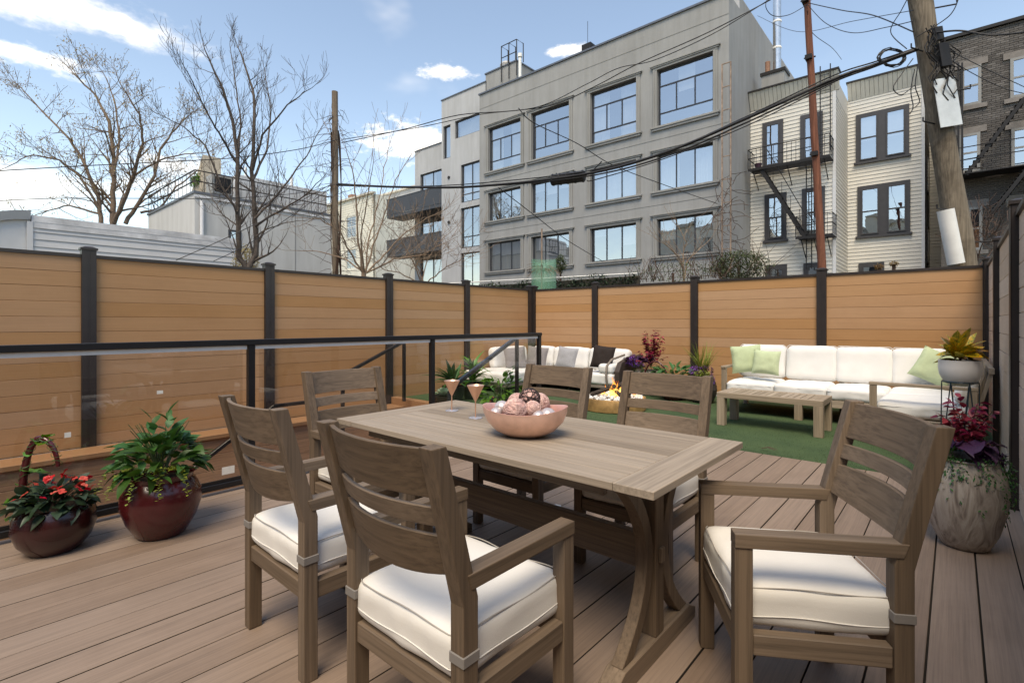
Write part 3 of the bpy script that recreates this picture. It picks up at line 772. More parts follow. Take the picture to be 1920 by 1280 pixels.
# ---------------------------------------------------------------- foliage helpers
def leaf_mesh(name, m, L=1, Wd=.4, fold=.15, droop=.25, seg=5, peak=.45, wave=0, point=1.0):
    b = MB()
    for k in range(seg + 1):
        s = k / seg
        w = Wd / 2 * (math.sin(math.pi * (s ** (math.log(.5) / math.log(peak)))) ** point if 0 < s < 1 else 0.0) + (.012 * L if k == 0 else .0)
        y = L * s; z = -droop * L * s * s
        wv = wave * math.sin(k * 2.4)
        b.v += [(-w, y, z + fold * w * 2 + wv), (0, y, z), (w, y, z + fold * w * 2 - wv)]
    for k in range(seg):
        a = k * 3; b.f += [(a, a + 1, a + 4, a + 3), (a + 1, a + 2, a + 5, a + 4)]
    me = bpy.data.meshes.new(name); me.from_pydata(b.v, [], b.f); me.materials.append(m); me.shade_smooth(); return me
def put_leaf(par, me, p, yaw, pitch, roll=0, s=1, name='leaf'):
    o_ = bpy.data.objects.new(name, me); COL.objects.link(o_); o_.parent = par
    o_.matrix_local = Matrix.Translation(p) @ Matrix.Rotation(yaw, 4, 'Z') @ Matrix.Rotation(pitch, 4, 'X') @ Matrix.Rotation(roll, 4, 'Y') @ Matrix.Scale(s, 4)
    return o_
def add_leaf(b, me, p, yaw, pitch, roll=0, s=1):
    mt = Matrix.Translation(p) @ Matrix.Rotation(yaw, 4, 'Z') @ Matrix.Rotation(pitch, 4, 'X') @ Matrix.Rotation(roll, 4, 'Y') @ Matrix.Scale(s, 4)
    b.add([mt @ v.co for v in me.vertices], [tuple(p_.vertices) for p_ in me.polygons])
def dome_leaves(par, mes, n, c, rx, rz, size, name='leaf', up=.35, lo=-.25, rnd=RN, jitter=.5):
    for i in range(n):
        el = math.asin(max(-1, min(1, lo + (1 - lo) * rnd.random()))); yaw = rnd.uniform(0, 2 * math.pi); k = rnd.uniform(.62, 1.0)
        d = Vector((-math.sin(yaw) * math.cos(el), math.cos(yaw) * math.cos(el), math.sin(el)))
        p = Vector(c) + Vector((d.x * rx, d.y * rx, d.z * rz)) * k
        put_leaf(par, rnd.choice(mes), p, yaw + rnd.uniform(-jitter, jitter), el * .55 + up * rnd.uniform(-1, 1.0), rnd.uniform(-.6, .6), size * rnd.uniform(.7, 1.2), name)
def stems(par, m, n, c, rx, h, r=.004):
    b = MB()
    for i in range(n):
        a = U(0, 6.28); k = U(.2, .9)
        e = Vector((math.cos(a) * rx * k, math.sin(a) * rx * k, h * U(.6, 1)))
        b.tube([Vector(c), Vector(c) + e * .5 + V(0, 0, h * .12), Vector(c) + e], [r, r * .8, r * .5], 5)
    return b.build('stems', m, par)
def pot(par, prof, m, name='pot', n=48, soil=None):
    MB().lathe(prof, n).build(name, m, par, 45)
    if soil: MB().lathe([(0.0001, soil[1]), (soil[0], soil[1])], 24).build('soil', M['soil'], par)
M['soil'] = plain('soil', (.035, .025, .018), .95, 0, .1, .4, 30, 0, .6, 40)
M['potred'] = plain('pot_red_glaze', (.070, .008, .010), .24, 0, .5, .3, 5, 0, 0, 1, Coat_Weight=.3)
M['potdark'] = plain('pot_dark_glaze', (.036, .007, .007), .26, 0, .5, .3, 5, 0, 0, 1, Coat_Weight=.3)
M['potblack'] = plain('pot_black', (.012, .012, .013), .45, 0, .5, .2, 8)
M['potwhite'] = plain('pot_white', (.72, .70, .68), .45, 0, .4, .02, 8)
M['leafg'] = leafmat('leaf_green', (.035, .105, .022), .35, .025)
M['leafd'] = leafmat('leaf_dark', (.028, .055, .030), .35, .02)
M['leafy'] = leafmat('leaf_yellow_green', (.20, .24, .035), .25, .02)
M['leafb'] = leafmat('leaf_bright', (.075, .20, .025), .3, .02)
M['leafr'] = leafmat('leaf_burgundy', (.24, .022, .045), .5, .015)
M['leafp'] = leafmat('leaf_purple', (.050, .018, .055), .4, .02)
M['flr'] = leafmat('flower_red', (.55, .012, .012), .2, .01, .5)
M['flp'] = leafmat('flower_purple', (.17, .055, .36), .3, .03, .5)
M['white_fl'] = plain('flower_white', (.8, .8, .78), .6)
M['stem'] = plain('stem_green', (.05, .09, .03), .6)
M['stembr'] = plain('stem_brown', (.075, .04, .025), .7)
t = NT('croton_leaf'); co = t.coord((1, 1, 1)); n_ = t.noise(co, 9, 5, .65, 1.0)
cc = t.objvar(t.ramp(n_, [(.32, (.07, .12, .02)), (.46, (.26, .26, .03)), (.56, (.68, .42, .03)), (.72, (.70, .22, .03))]), .3, .1, .03); t.col(cc); M['croton'] = t.set(.35, 0, .5)

LF = {k: [leaf_mesh('leaf', M[m], 1, w, f, d) for w, f, d in ((.46, .12, .22), (.38, .2, .38), (.52, .08, .1))] for k, m in
      (('g', 'leafg'), ('d', 'leafd'), ('b', 'leafb'), ('r', 'leafr'), ('p', 'leafp'))}
LF['w'] = [leaf_mesh('leaf', M['leafg'], 1, w, f, d, 6, .42) for w, f, d in ((.56, .10, .30), (.48, .15, .5), (.60, .06, .18))]
LF['v'] = [leaf_mesh('leaf', M['leafd'], 1, w, f, d, 6, .42) for w, f, d in ((.62, .10, .30), (.55, .15, .45), (.68, .06, .15))]
LF['c'] = [leaf_mesh('leaf', M['croton'], 1, w, f, d, 6, .55) for w, f, d in ((.36, .15, .25), (.30, .2, .4), (.42, .1, .12))]
strap = lambda m, w=.11, d=.45: leaf_mesh('leaf', M[m], 1, w, .25, d, 7, .4)
tiny = leaf_mesh('tiny_leaf', M['leafg'], 1, .6, .1, .1, 2)

# big red glazed pot with broad green leaves, beside the railing
P1 = Vector((-3.50, .90, .001))
e = empty('potted_plant', P1, 'leafy green plant in a round glossy red pot beside the glass railing', 'plant'); e.scale = (.84, .84, 1)
pot(e, [(0.001, 0), (.135, 0), (.15, .01), (.205, .09), (.24, .18), (.238, .25), (.205, .305), (.185, .322), (.195, .345), (.20, .352), (.185, .352), (.172, .33), (.17, .30)], M['potred'], soil=(.172, .315))
dome_leaves(e, LF['w'], 150, (0, 0, .39), .25, .22, .122, up=.55, lo=-.15, jitter=.9)
for (yaw, hh) in ((.4, .27), (2.2, .20), (4.0, .22), (5.2, .16)):                     # taller sprigs
    for k in range(6): put_leaf(e, RN.choice(LF['g']), V(.06 * math.cos(yaw), .06 * math.sin(yaw), .48 + hh * k / 6), yaw + k * 2.3, .5 + .08 * k, 0, .105)
stems(e, M['stem'], 26, (0, 0, .32), .24, .34)
for yaw, px in ((2.9, 0), (3.4, 0), (-.3, 0), (.15, 0), (-.75, 0), (4.4, 0), (-1.2, 0)):          # yellow green sprays round the rim
    b = MB(); d = V(math.cos(yaw), math.sin(yaw), 0)
    for k in range(56):
        s = k / 56; p = d * (.15 + .22 * s) + V(0, 0, .385 + .05 * math.sin(s * 3) - .12 * s * s)
        add_leaf(b, tiny, p, U(0, 6.28), U(-.2, .8), 0, U(.03, .05) * (1.2 - .6 * s))
    o_ = b.build('yellow_spray', M['leafy'], e); o_['kind'] = 'stuff'

# dark bowl with red flowers and a hoop handle
P2 = Vector((-3.69, .455, .001))
e = empty('basket_planter', P2, 'dark glazed hooped planter with red flowers at the left edge', 'plant'); e.scale = (.80, .80, 1)
pot(e, [(0.001, 0), (.13, 0), (.145, .008), (.195, .06), (.225, .13), (.215, .20), (.185, .235), (.175, .245), (.165, .24), (.16, .2)], M['potdark'], soil=(.165, .225))
hd = RT * -1.0
pts = [hd * (.10 + .125 * math.cos(RAD(a))) + V(0, 0, (.15 if a < 90 else .40) + ((.45 if a < 90 else .20) * math.sin(RAD(a)) ** .8)) for a in range(0, 171, 10)]
MB().tube(pts, [.024 - .012 * i / len(pts) for i in range(len(pts))], 10).build('hoop_handle', M['potred'], e, 60)
b = MB(); sp = []
for i in range(160):
    s = i / 160; k = s * (len(pts) - 1); j = int(k); f = k - j
    c_ = pts[j].lerp(pts[min(j + 1, len(pts) - 1)], f); sp.append(c_ + V(math.cos(i * .7) * .026, math.sin(i * .7) * .026, .008 * math.sin(i)))
MB().tube(sp, .0016, 4).build('tendril', M['leafg'], e)
ivy = leaf_mesh('leaf', M['leafb'], 1, .95, .08, .15, 5, .35, .05)
for k, i in enumerate((1, 2, 3, 5, 8, 9, 12)):
    for _ in range(2): put_leaf(e, ivy, pts[i] + V(U(-.03, .03), U(-.03, .03), 0), U(0, 6.28), U(-.3, .5), U(-.5, .5), U(.05, .085) if i > 3 else U(.09, .15))
for k in range(5): put_leaf(e, ivy, hd * .20 + V(U(-.06, .06), U(-.06, .06), .18 + U(-.03, .09)), U(0, 6.28), U(-.3, .4), U(-.5, .5), U(.11, .16))
dome_leaves(e, LF['v'], 130, (0, 0, .235), .21, .12, .095, up=.5, lo=-.05, jitter=.9)
petal = leaf_mesh('petal', M['flr'], 1, .95, .05, .25, 4, .62)
fb = MB()
for k in range(6): add_leaf(fb, petal, V(0, 0, 0), k * 1.047, .25 + .2 * (k % 2), 0, 1 - .12 * (k % 2))
fme = bpy.data.meshes.new('flower'); fme.from_pydata(fb.v, [], fb.f); fme.materials.append(M['flr']); fme.shade_smooth()
for k in range(38):
    a = U(0, 6.28); r_ = .21 * math.sqrt(U(0, 1)); put_leaf(e, fme, V(r_ * math.cos(a), r_ * math.sin(a), .395 + U(-.02, .03) - r_ * .35), a, U(-.9, .5), U(-.5, .5), U(.019, .030), 'flower')
stems(e, M['stembr'], 16, (0, 0, .2), .17, .14, .003)

# big wood-grained urn with burgundy and trailing plants, at the right
t = NT('urn_grain'); co = t.coord((7, 7, 1.1)); n_ = t.noise(co, 1.5, 6, .6, 2.2)
t.col(t.ramp(n_, [(.3, (.15, .12, .10)), (.46, (.32, .275, .235)), (.6, (.43, .385, .335)), (.75, (.37, .325, .28))])); M['urn'] = t.set(.55, 0, .4); t.bump(n_, .15, .01)
def vine_mass(par, m, n, ring, z0, length, name='trailing_vines', size=.02, yaw_rng=(0, 6.28), out=.05):
    b = MB()
    for i in range(n):
        a = U(*yaw_rng); d = V(math.cos(a), math.sin(a), 0); Ln = length * U(.4, 1)
        steps = max(4, int(Ln / .011))
        for k in range(steps):
            s = k / steps
            p = d * (ring + out * math.sin(min(1, s * 3) * 1.57) + .012 * math.sin(s * 9 + i)) + V(0, 0, z0 + .03 * math.sin(min(1, s * 4) * 3.14) - Ln * s) + V(U(-.008, .008), U(-.008, .008), 0)
            add_leaf(b, tiny, p, U(0, 6.28), U(-1.2, .5), 0, size * U(.7, 1.2))
    o_ = b.build(name, m, par); o_['kind'] = 'stuff'; return o_
def flower_mass(par, m, n, c, rx, rz, size, name):
    b = MB()
    for i in range(n):
        d = Vector((RN.gauss(0, 1), RN.gauss(0, 1), RN.gauss(0, 1))).normalized() * U(.6, 1) ** .5
        add_leaf(b, tiny, Vector(c) + V(d.x * rx, d.y * rx, d.z * rz), U(0, 6.28), U(-.6, 1), 0, size * U(.6, 1.3))
    o_ = b.build(name, m, par); o_['kind'] = 'stuff'; return o_
def burgundy(par, c, rx, rz, n, size):
    """shrub of small burgundy leaflets carried on sprays"""
    st = MB()
    for i in range(n):
        yaw = U(0, 6.28); el = U(.15, 1.45); L_ = U(.7, 1.05)
        d = Vector((math.cos(yaw) * math.cos(el) * rx, math.sin(yaw) * math.cos(el) * rx, math.sin(el) * rz)) * L_
        st.tube([Vector(c), Vector(c) + d * .5 + V(0, 0, .03), Vector(c) + d], [.003, .002, .0015], 4)
        for k in range(9):
            s = .35 + .65 * k / 8
            put_leaf(par, RN.choice(LF['r']), Vector(c) + d * s + V(U(-.02, .02), U(-.02, .02), .03 * math.sin(s * 3.14)), yaw - 1.57 + (1 if k % 2 else -1) * U(.6, 1.3), U(-.3, .7), U(-.6, .6), size * U(.7, 1.2))
    st.build('twigs', M['stembr'], par)
P3 = Vector((.04, 3.76, .001))
e = empty('potted_plant', P3, 'burgundy foliage and trailing green vines in a large wood-grained urn at the right', 'plant'); e.scale = (.72, .72, 1)
pot(e, [(0.001, 0), (.13, 0), (.15, .012), (.20, .09), (.245, .22), (.258, .31), (.24, .40), (.205, .455), (.195, .475), (.205, .485), (.195, .49), (.18, .475), (.175, .45)], M['urn'], soil=(.18, .455))
burgundy(e, (.02, .05, .50), .24, .30, 30, .072)
heu = [leaf_mesh('leaf', M['leafp'], 1, w, .1, .2, 6, .5, .06) for w in (.95, .8)]
for k in range(26):
    a = U(0, 6.28); put_leaf(e, RN.choice(heu), V(.10 * math.cos(a), .10 * math.sin(a), .53 + U(0, .07)), a - 1.57, U(-.5, .4), U(-.4, .4), U(.12, .18))
fern = strap('leafb', .12, .3)
for k in range(40): put_leaf(e, fern, V(-.12 + .05 * U(-1, 1), -.03 + .05 * U(-1, 1), .50), U(0, 6.28), U(0, 1.3), 0, U(.08, .13))
vine_mass(e, M['leafg'], 24, .185, .50, .30, size=.026, yaw_rng=(-2.4, -.7)); vine_mass(e, M['leafg'], 16, .19, .50, .40, size=.024, yaw_rng=(-.8, .6), out=.09)
flower_mass(e, M['leafp'], 90, (.16, -.02, .50), .08, .06, .03, 'purple_flowers')

# croton in a white bowl on a wire stand
P4 = Vector((.035, 5.83, TG))
st_ = empty('plant_stand', P4, 'dark blue zigzag wire plant stand under the white planter', 'plant stand'); st_.scale = (.78, .78, 1)
M['wire'] = plain('stand_wire', (.012, .030, .045), .4, .3)
q = MB(); N = 6
ringt = [V(.155 * math.cos(2 * math.pi * k / 40), .155 * math.sin(2 * math.pi * k / 40), .735) for k in range(40)]
q.tube(ringt, .006, 6, closed=True); q.build('top_ring', M['wire'], st_)
q = MB()
for k in range(N):
    a, b = 2 * math.pi * k / N, 2 * math.pi * (k + .5) / N; c_ = 2 * math.pi * (k + 1) / N
    q.tube([V(.155 * math.cos(a), .155 * math.sin(a), .733), V(.19 * math.cos(b), .19 * math.sin(b), .006)], .0055, 6)
    q.tube([V(.19 * math.cos(b), .19 * math.sin(b), .006), V(.155 * math.cos(c_), .155 * math.sin(c_), .733)], .0055, 6)
q.build('zigzag_legs', M['wire'], st_)
e = empty('potted_plant', P4 + V(0, 0, .70), 'yellow and green croton in a white bowl planter on the wire stand', 'plant'); e.scale = (.80, .80, 1)
pot(e, [(0.001, 0), (.06, .0), (.11, .018), (.145, .045), (.175, .10), (.185, .16), (.182, .21), (.186, .222), (.172, .222), (.168, .20)], M['potwhite'], soil=(.168, .20))
for k in range(46):
    a = U(0, 6.28); el = U(-.1, 1.35); put_leaf(e, RN.choice(LF['c']), V(.04 * math.cos(a), .04 * math.sin(a), .22 + U(0, .06)), a, el, U(-.5, .5), U(.17, .27))
stems(e, M['stembr'], 6, (0, 0, .19), .05, .16)

# plants by the back fence, between the two sofas
def planter_at(px, py, t, label, name='potted_plant'):
    p = at(px, py, t); p.z = TG; return empty(name, p, label, 'plant')
e = planter_at(1213, 735, 8.85, 'tall burgundy shrub with purple flowers and trailing greenery right of the lounge')
pot(e, [(0.001, 0), (.15, 0), (.22, .12), (.25, .28), (.23, .38), (.20, .42), (.185, .42), (.18, .38)], M['urn'], soil=(.185, .40))
burgundy(e, (.05, .05, .48), .34, .62, 36, .085)
flower_mass(e, M['flp'], 420, (-.10, -.12, .56), .22, .10, .03, 'purple_flowers')
vine_mass(e, M['leafg'], 40, .20, .50, .40, size=.028, yaw_rng=(-2.9, .3))
for k in range(24):
    a = U(0, 6.28); put_leaf(e, RN.choice(heu), V(-.1 + .14 * math.cos(a), -.08 + .14 * math.sin(a), .55 + U(0, .10)), a - 1.57, U(-.2, .6), U(-.4, .4), U(.12, .17))
e = planter_at(1262, 744, 8.25, 'low leafy green plant in a dark red pot right of the burgundy shrub')
pot(e, [(0.001, 0), (.135, 0), (.21, .08), (.24, .18), (.235, .23), (.20, .28), (.185, .29), (.17, .27)], M['potred'], soil=(.172, .26))
dome_leaves(e, LF['g'], 100, (0, 0, .32), .34, .22, .15, up=.5, lo=-.1); stems(e, M['stem'], 14, (0, 0, .26), .26, .25)
MB().tube([V(-.30 + .23 * math.cos(RAD(a)), .0, .18 + .42 * math.sin(RAD(a))) for a in range(0, 181, 12)], .014, 8).build('hoop_handle', M['potred'], e, 60)
e = planter_at(1318, 748, 7.95, 'dark ribbed pot of purple and lime flowers with tall yellow-green grass')
M['ribpot'] = plain('ribbed_dark_pot', (.045, .042, .040), .45, 0, .5, .4, 12)
MB().lathe([(0.001, 0), (.12, 0)] + [(.15 + .055 * math.sin(i / 14 * 3.14) + .006 * (i % 2), .02 + i * .027) for i in range(15)] + [(.155, .42), (.15, .40)], 40).build('pot', M['ribpot'], e, 30)
MB().lathe([(.0001, .40), (.15, .40)], 24).build('soil', M['soil'], e)
blade = [leaf_mesh('grass_blade', M['leafy'], 1, .022, .3, d, 7, .3) for d in (.10, .22, .35)]
for k in range(85):
    a = U(0, 6.28); put_leaf(e, RN.choice(blade), V(-.03 + .04 * math.cos(a), .06 + .04 * math.sin(a), .41), a, U(1.05, 1.5), 0, U(.36, .62), 'grass_blade')
flower_mass(e, M['flp'], 420, (-.10, -.03, .49), .11, .08, .022, 'violet_flowers'); flower_mass(e, M['leafp'], 300, (.07, -.02, .50), .10, .08, .03, 'dark_purple_flowers')
flower_mass(e, M['leafy'], 320, (.03, -.12, .45), .12, .06, .03, 'lime_foliage'); flower_mass(e, M['flp'], 120, (.17, -.05, .38), .04, .10, .02, 'violet_trail')

# plants behind the far end of the railing
e = planter_at(832, 757, 7.60, 'small pale green succulent rosette in a black bowl behind the railing')
pot(e, [(0.001, 0), (.10, 0), (.155, .08), (.175, .16), (.165, .16), (.155, .14)], M['potblack'], soil=(.158, .14))
M['succ'] = leafmat('succulent', (.30, .42, .32), .12, .01, .5, (.38, .50, .38), 10, .1)
su = leaf_mesh('leaf', M['succ'], 1, .5, .25, -.15, 4, .65)
for k in range(40):
    ring = k / 40; a = k * 2.4; put_leaf(e, su, V(0, 0, .155 + .05 * ring), a, .15 + 1.15 * ring, 0, .15 * (1.05 - .6 * ring))
for px, py, t_, lb, mm_, n_, Ls, tilt in ((850, 751, 7.95, 'dark green strap-leaved bromeliad in a black pot behind the railing', 'leafg', 34, .42, (.35, 1.25)),
                               (886, 748, 8.35, 'bright yellow-green upright bromeliad in a black pot beside the lounge chaise', 'leafb', 44, .34, (.2, 1.4))):
    e = planter_at(px, py, t_, lb)
    pot(e, [(0.001, 0), (.13, 0), (.165, .12), (.18, .26), (.17, .26), (.16, .22)], M['potblack'], soil=(.165, .23))
    sl = [strap(mm_, .17, d) for d in (.2, .4, .6)]
    for k in range(n_):
        a = U(0, 6.28); zz = .24 + (U(0, .28) if mm_ == 'leafb' else U(0, .06)); put_leaf(e, RN.choice(sl), V(.02 * math.cos(a), .02 * math.sin(a), zz), a, U(*tilt), 0, Ls * U(.7, 1.15))
e = planter_at(938, 766, 7.15, 'bushy green plant with a few red berries on the turf behind the copper bowl')
pot(e, [(0.001, 0), (.10, 0), (.14, .10), (.15, .18), (.14, .18), (.13, .15)], M['potblack'], soil=(.135, .16))
dome_leaves(e, LF['b'], 110, (0, 0, .24), .30, .26, .13, up=.6, lo=-.25)
for k in range(16): put_leaf(e, RN.choice(LF['g']), V(.12 + U(-.03, .03), .1, .40 + k * .014), k * 2.4, U(.1, .7), 0, .12)
for k in range(18): put_leaf(e, RN.choice(LF['g']), V(-.22 + U(-.06, .06), -.18 + U(-.05, .05), .10 + U(-.06, .06)), U(0, 6.28), U(-.6, .4), 0, .10)
stems(e, M['stem'], 22, (0, 0, .15), .26, .32)
flower_mass(e, M['flr'], 26, (-.08, -.14, .12), .16, .10, .03, 'red_berries')
# ---------------------------------------------------------------- buildings
def stucco(name, c, n=.07):
    t = NT(name); co = t.coord((1, 1, 1), False); a = t.noise(co, .55, 6, .6); b = t.noise(t.coord((2.2, 2.2, .22), False), 1.2, 5, .65)
    f = t.noise(co, 40, 3, .6)
    cc = t.ramp(a, [(.3, sc3(c, 1 - n)), (.7, sc3(c, 1 + n))]); cc = t.mixc(.5, cc, t.ramp(b, [(.38, (.80, .79, .77)), (.58, (1, 1, 1))]), 'MULTIPLY')
    t.col(cc); t.bump(f, .15, .02); return t.set(.9, 0, .2)
M['grey'] = stucco('stucco_grey', (.295, .295, .292)); M['grey2'] = stucco('stucco_light_grey', (.42, .425, .435)); M['trim'] = stucco('trim_grey', (.275, .272, .262))
M['white_st'] = stucco('stucco_white', (.52, .515, .50), .05); M['cream'] = stucco('stucco_cream', (.72, .69, .60))
M['siding'] = plain('siding_beige', (.60, .58, .53), .6, 0, .3, .05, 3, .05)
M['siding_w'] = plain('siding_white', (.60, .605, .615), .55, 0, .3, .05, 2, .04)
M['corrug'] = plain('cornice_beige', (.55, .52, .45), .6, 0, .3, .08, 3, .04)
M['frame'] = plain('window_frame_dark', (.035, .037, .045), .4, .2, .5, .1, 6)
M['coping'] = plain('coping_metal', (.13, .135, .15), .4, .5)
M['iron'] = plain('iron_black', (.018, .017, .018), .6, .3, .4, .2, 8)
M['pane'] = glassmat('window_pane', (.62, .65, .67), 1.6, .40, .09)
M['pane_dark'] = glassmat('window_pane_b', (.45, .47, .5), 1.6, .30, .08)
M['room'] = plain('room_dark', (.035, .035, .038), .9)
M['curtain'] = plain('curtain_white', (.72, .72, .70), .9, 0, .1, .06, 5, .08)
M['roofing'] = plain('roofing', (.12, .12, .12), .9)
def wall_open(b, x0, x1, z0, z1, y, rects, th=.28):
    """wall facing -y with rectangular openings and reveals"""
    xs = sorted({x0, x1, *[r[0] for r in rects], *[r[1] for r in rects]}); zs = sorted({z0, z1, *[r[2] for r in rects], *[r[3] for r in rects]})
    for i in range(len(xs) - 1):
        for j in range(len(zs) - 1):
            cx, cz = (xs[i] + xs[i+1]) / 2, (zs[j] + zs[j+1]) / 2
            if any(r[0] < cx < r[1] and r[2] < cz < r[3] for r in rects): continue
            b.add([(xs[i], y, zs[j]), (xs[i+1], y, zs[j]), (xs[i+1], y, zs[j+1]), (xs[i], y, zs[j+1])], [(0, 1, 2, 3)])
    for (a, c, d, e_) in rects:
        for q in (((a, y, d), (a, y + th, d), (a, y + th, e_), (a, y, e_)), ((c, y, d), (c, y, e_), (c, y + th, e_), (c, y + th, d)),
                  ((a, y, d), (c, y, d), (c, y + th, d), (a, y + th, d)), ((a, y, e_), (a, y + th, e_), (c, y + th, e_), (c, y, e_))): b.add(q, [(0, 1, 2, 3)])
    return b
def window(par, O_, x0, x1, z0, z1, y, style, mframe='frame', fw=.06, pane='pane', curtain=0, proud=.05, trim=None):
    """window in a wall facing -y, y is its outer face; style: list of vertical splits, list of horizontal splits"""
    fx, fz, fm = style
    q = MB(); X0, X1, Z0, Z1 = x0 - O_.x, x1 - O_.x, z0 - O_.z, z1 - O_.z; Y = y - O_.y
    q.box(X0, X0 + fw, Y, Y + .07, Z0, Z1); q.box(X1 - fw, X1, Y, Y + .07, Z0, Z1)
    q.box(X0 + fw, X1 - fw, Y, Y + .07, Z0, Z0 + fw); q.box(X0 + fw, X1 - fw, Y, Y + .07, Z1 - fw, Z1)
    w = q.build('window', M[mframe], par)
    hs = [Z0 + fw] + [Z0 + (Z1 - Z0) * f for f in fz] + [Z1 - fw]
    for f in fz: MB().box(X0 + fw, X1 - fw, Y + .002, Y + .06, Z0 + (Z1 - Z0) * f - .03, Z0 + (Z1 - Z0) * f + .03).build('transom_bar', M[mframe], w)
    for r_ in range(len(hs) - 1):
        a, b = hs[r_] + (.031 if r_ else 0), hs[r_ + 1] - (.031 if r_ < len(hs) - 2 else 0)
        vs = [X0 + fw] + ([X0 + (X1 - X0) * f for f in fx] if r_ in fm else []) + [X1 - fw]
        for k in range(len(vs) - 1):
            g0, g1 = vs[k] + (.026 if k else 0), vs[k + 1] - (.026 if k < len(vs) - 2 else 0)
            t_ = U(-.006, .006); u_ = U(-.006, .006)
            p_ = MB().add([(g0, Y + .03 + t_, a), (g1, Y + .03 - t_, a), (g1, Y + .03 - t_ + u_, b), (g0, Y + .03 + t_ + u_, b)], [(0, 1, 2, 3)]); p_.build('pane', M[pane], w)
            if k: MB().box(vs[k] - .025, vs[k] + .025, Y + .004, Y + .058, a, b).build('mullion', M[mframe], w)
    if curtain:
        b = MB(); N = 40
        for (c0, c1) in ([(X0, X0 + (X1 - X0) * .36), (X0 + (X1 - X0) * .62, X1)] if curtain == 2 else [(X0, X1)]):
            o_ = len(b.v)
            for k in range(N + 1):
                xx = c0 + (c1 - c0) * k / N; yy = Y + .17 + .03 * math.sin(k * 1.3) + .012 * math.sin(k * 2.9)
                b.v += [(xx, yy, Z0), (xx, yy, Z1)]
            for k in range(N): b.f.append((o_ + 2*k, o_ + 2*k + 2, o_ + 2*k + 3, o_ + 2*k + 1))
        b.build('curtain', M['curtain'], w, 60)
    return w
GZ = -3.0
# grey stucco apartment block
GY = 22.0; O = Vector((-14.4, GY, GZ))
gb_ = empty('apartment_building', O, 'large grey stucco apartment building with framed windows in rows', 'building')
GXL, GXR, GTOP = -21.75, -7.12, 15.0
cols = [-21.0, -17.70, -13.88, -10.30]; rows = [(10.20, 12.80), (7.25, 8.93), (4.27, 5.96), (1.0, 2.7)]
rects = [(c, c + 2.53, a, b) for c in cols for a, b in rows]
b = MB(); wall_open(b, GXL - O.x, GXR - O.x, 0, GTOP - GZ, 0, [(r[0] - O.x, r[1] - O.x, r[2] - GZ, r[3] - GZ) for r in rects])
b.build('front_wall', M['grey'], gb_)
b = MB(); b.add([(GXR - O.x, 0, 0), (GXR - O.x, 16, 0), (GXR - O.x, 16, 18.6), (GXR - O.x, 1.4, 18.6), (GXR - O.x, 1.4, GTOP - GZ), (GXR - O.x, 0, GTOP - GZ)], [(0, 1, 2, 3, 4, 5)])
MB().add([(GXL - O.x, 0, 0), (GXL - O.x, 16, 0), (GXL - O.x, 16, GTOP - GZ), (GXL - O.x, 0, GTOP - GZ)], [(3, 2, 1, 0)]).build('side_wall', M['grey'], gb_)
b.build('side_wall', stucco('stucco_side', (.29, .293, .295)), gb_)
MB().box(GXL - O.x + .03, GXR - O.x - .03, .45, 15, GTOP - GZ - .9, GTOP - GZ - .5).build('roof', M['roofing'], gb_)
MB().box(GXL - O.x - .05, GXR - O.x + .05, -.07, .32, GTOP - GZ + .001, GTOP - GZ + .09).build('coping', M['coping'], gb_)
MB().box(-2.3 - 1.0 + 7.0, GXR - O.x - .002, 1.4, 9, GTOP - GZ - .2, GTOP - GZ + .62).build('roof_bulkhead', M['grey2'], gb_)
for z in (14.15, 9.62, 6.62, 3.55): MB().box(GXL - O.x, GXR - O.x, -.012, -.001, z - GZ, z - GZ + .03).build('joint_line', M['trim'], gb_)
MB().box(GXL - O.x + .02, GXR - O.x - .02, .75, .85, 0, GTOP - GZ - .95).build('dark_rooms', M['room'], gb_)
for ci, c in enumerate(cols):
    for ri, (z0, z1) in enumerate(rows):
        st = ([1/3, 2/3], [.24, .72], {1}) if ri == 0 else ([1/3, 2/3], [], {0})
        cur = {(2, 1): 1, (0, 2): 1, (3, 1): 2, (1, 3): 1, (0, 0): 2, (1, 2): 2, (2, 0): 2}.get((ci, ri), 0)
        w_ = window(gb_, O, c, c + 2.53, z0, z1, GY + .14, st, curtain=cur, fw=.07)
        if (ci, ri) in ((3, 2), (1, 1), (0, 1), (3, 0), (2, 2)):               # blinds drawn to different heights
            for k in range(3):
                if RN.random() < .7: MB().box(c - O.x + .1 + k * .80, c - O.x + .85 + k * .80, .27, .29, z1 - GZ - U(.3, 1.3), z1 - GZ - .05).build('blind', M['curtain'], w_)
        q = MB(); X0, X1, Za, Zb = c - O.x, c + 2.53 - O.x, z0 - GZ, z1 - GZ
        for xx in (X0 - .20, X1 + .003):
            q.box(xx, xx + .197, -.055, -.001, Za, Zb); q.box(xx + .02, xx + .10, -.085, -.056, Za, Zb)
        q.box(X0 - .2, X1 + .2, -.06, -.001, Zb + .001, Zb + .16); q.box(X0 - .32, X1 + .32, -.13, -.001, Zb + .161, Zb + .23); q.box(X0 - .26, X1 + .26, -.10, -.0012, Zb + .10, Zb + .1605)
        q.box(X0 - .30, X1 + .30, -.13, -.001, Za - .09, Za - .001); q.box(X0 - .24, X1 + .24, -.09, -.001, Za - .19, Za - .091)
        q.build('window_surround', M['trim'], gb_, None, .008)

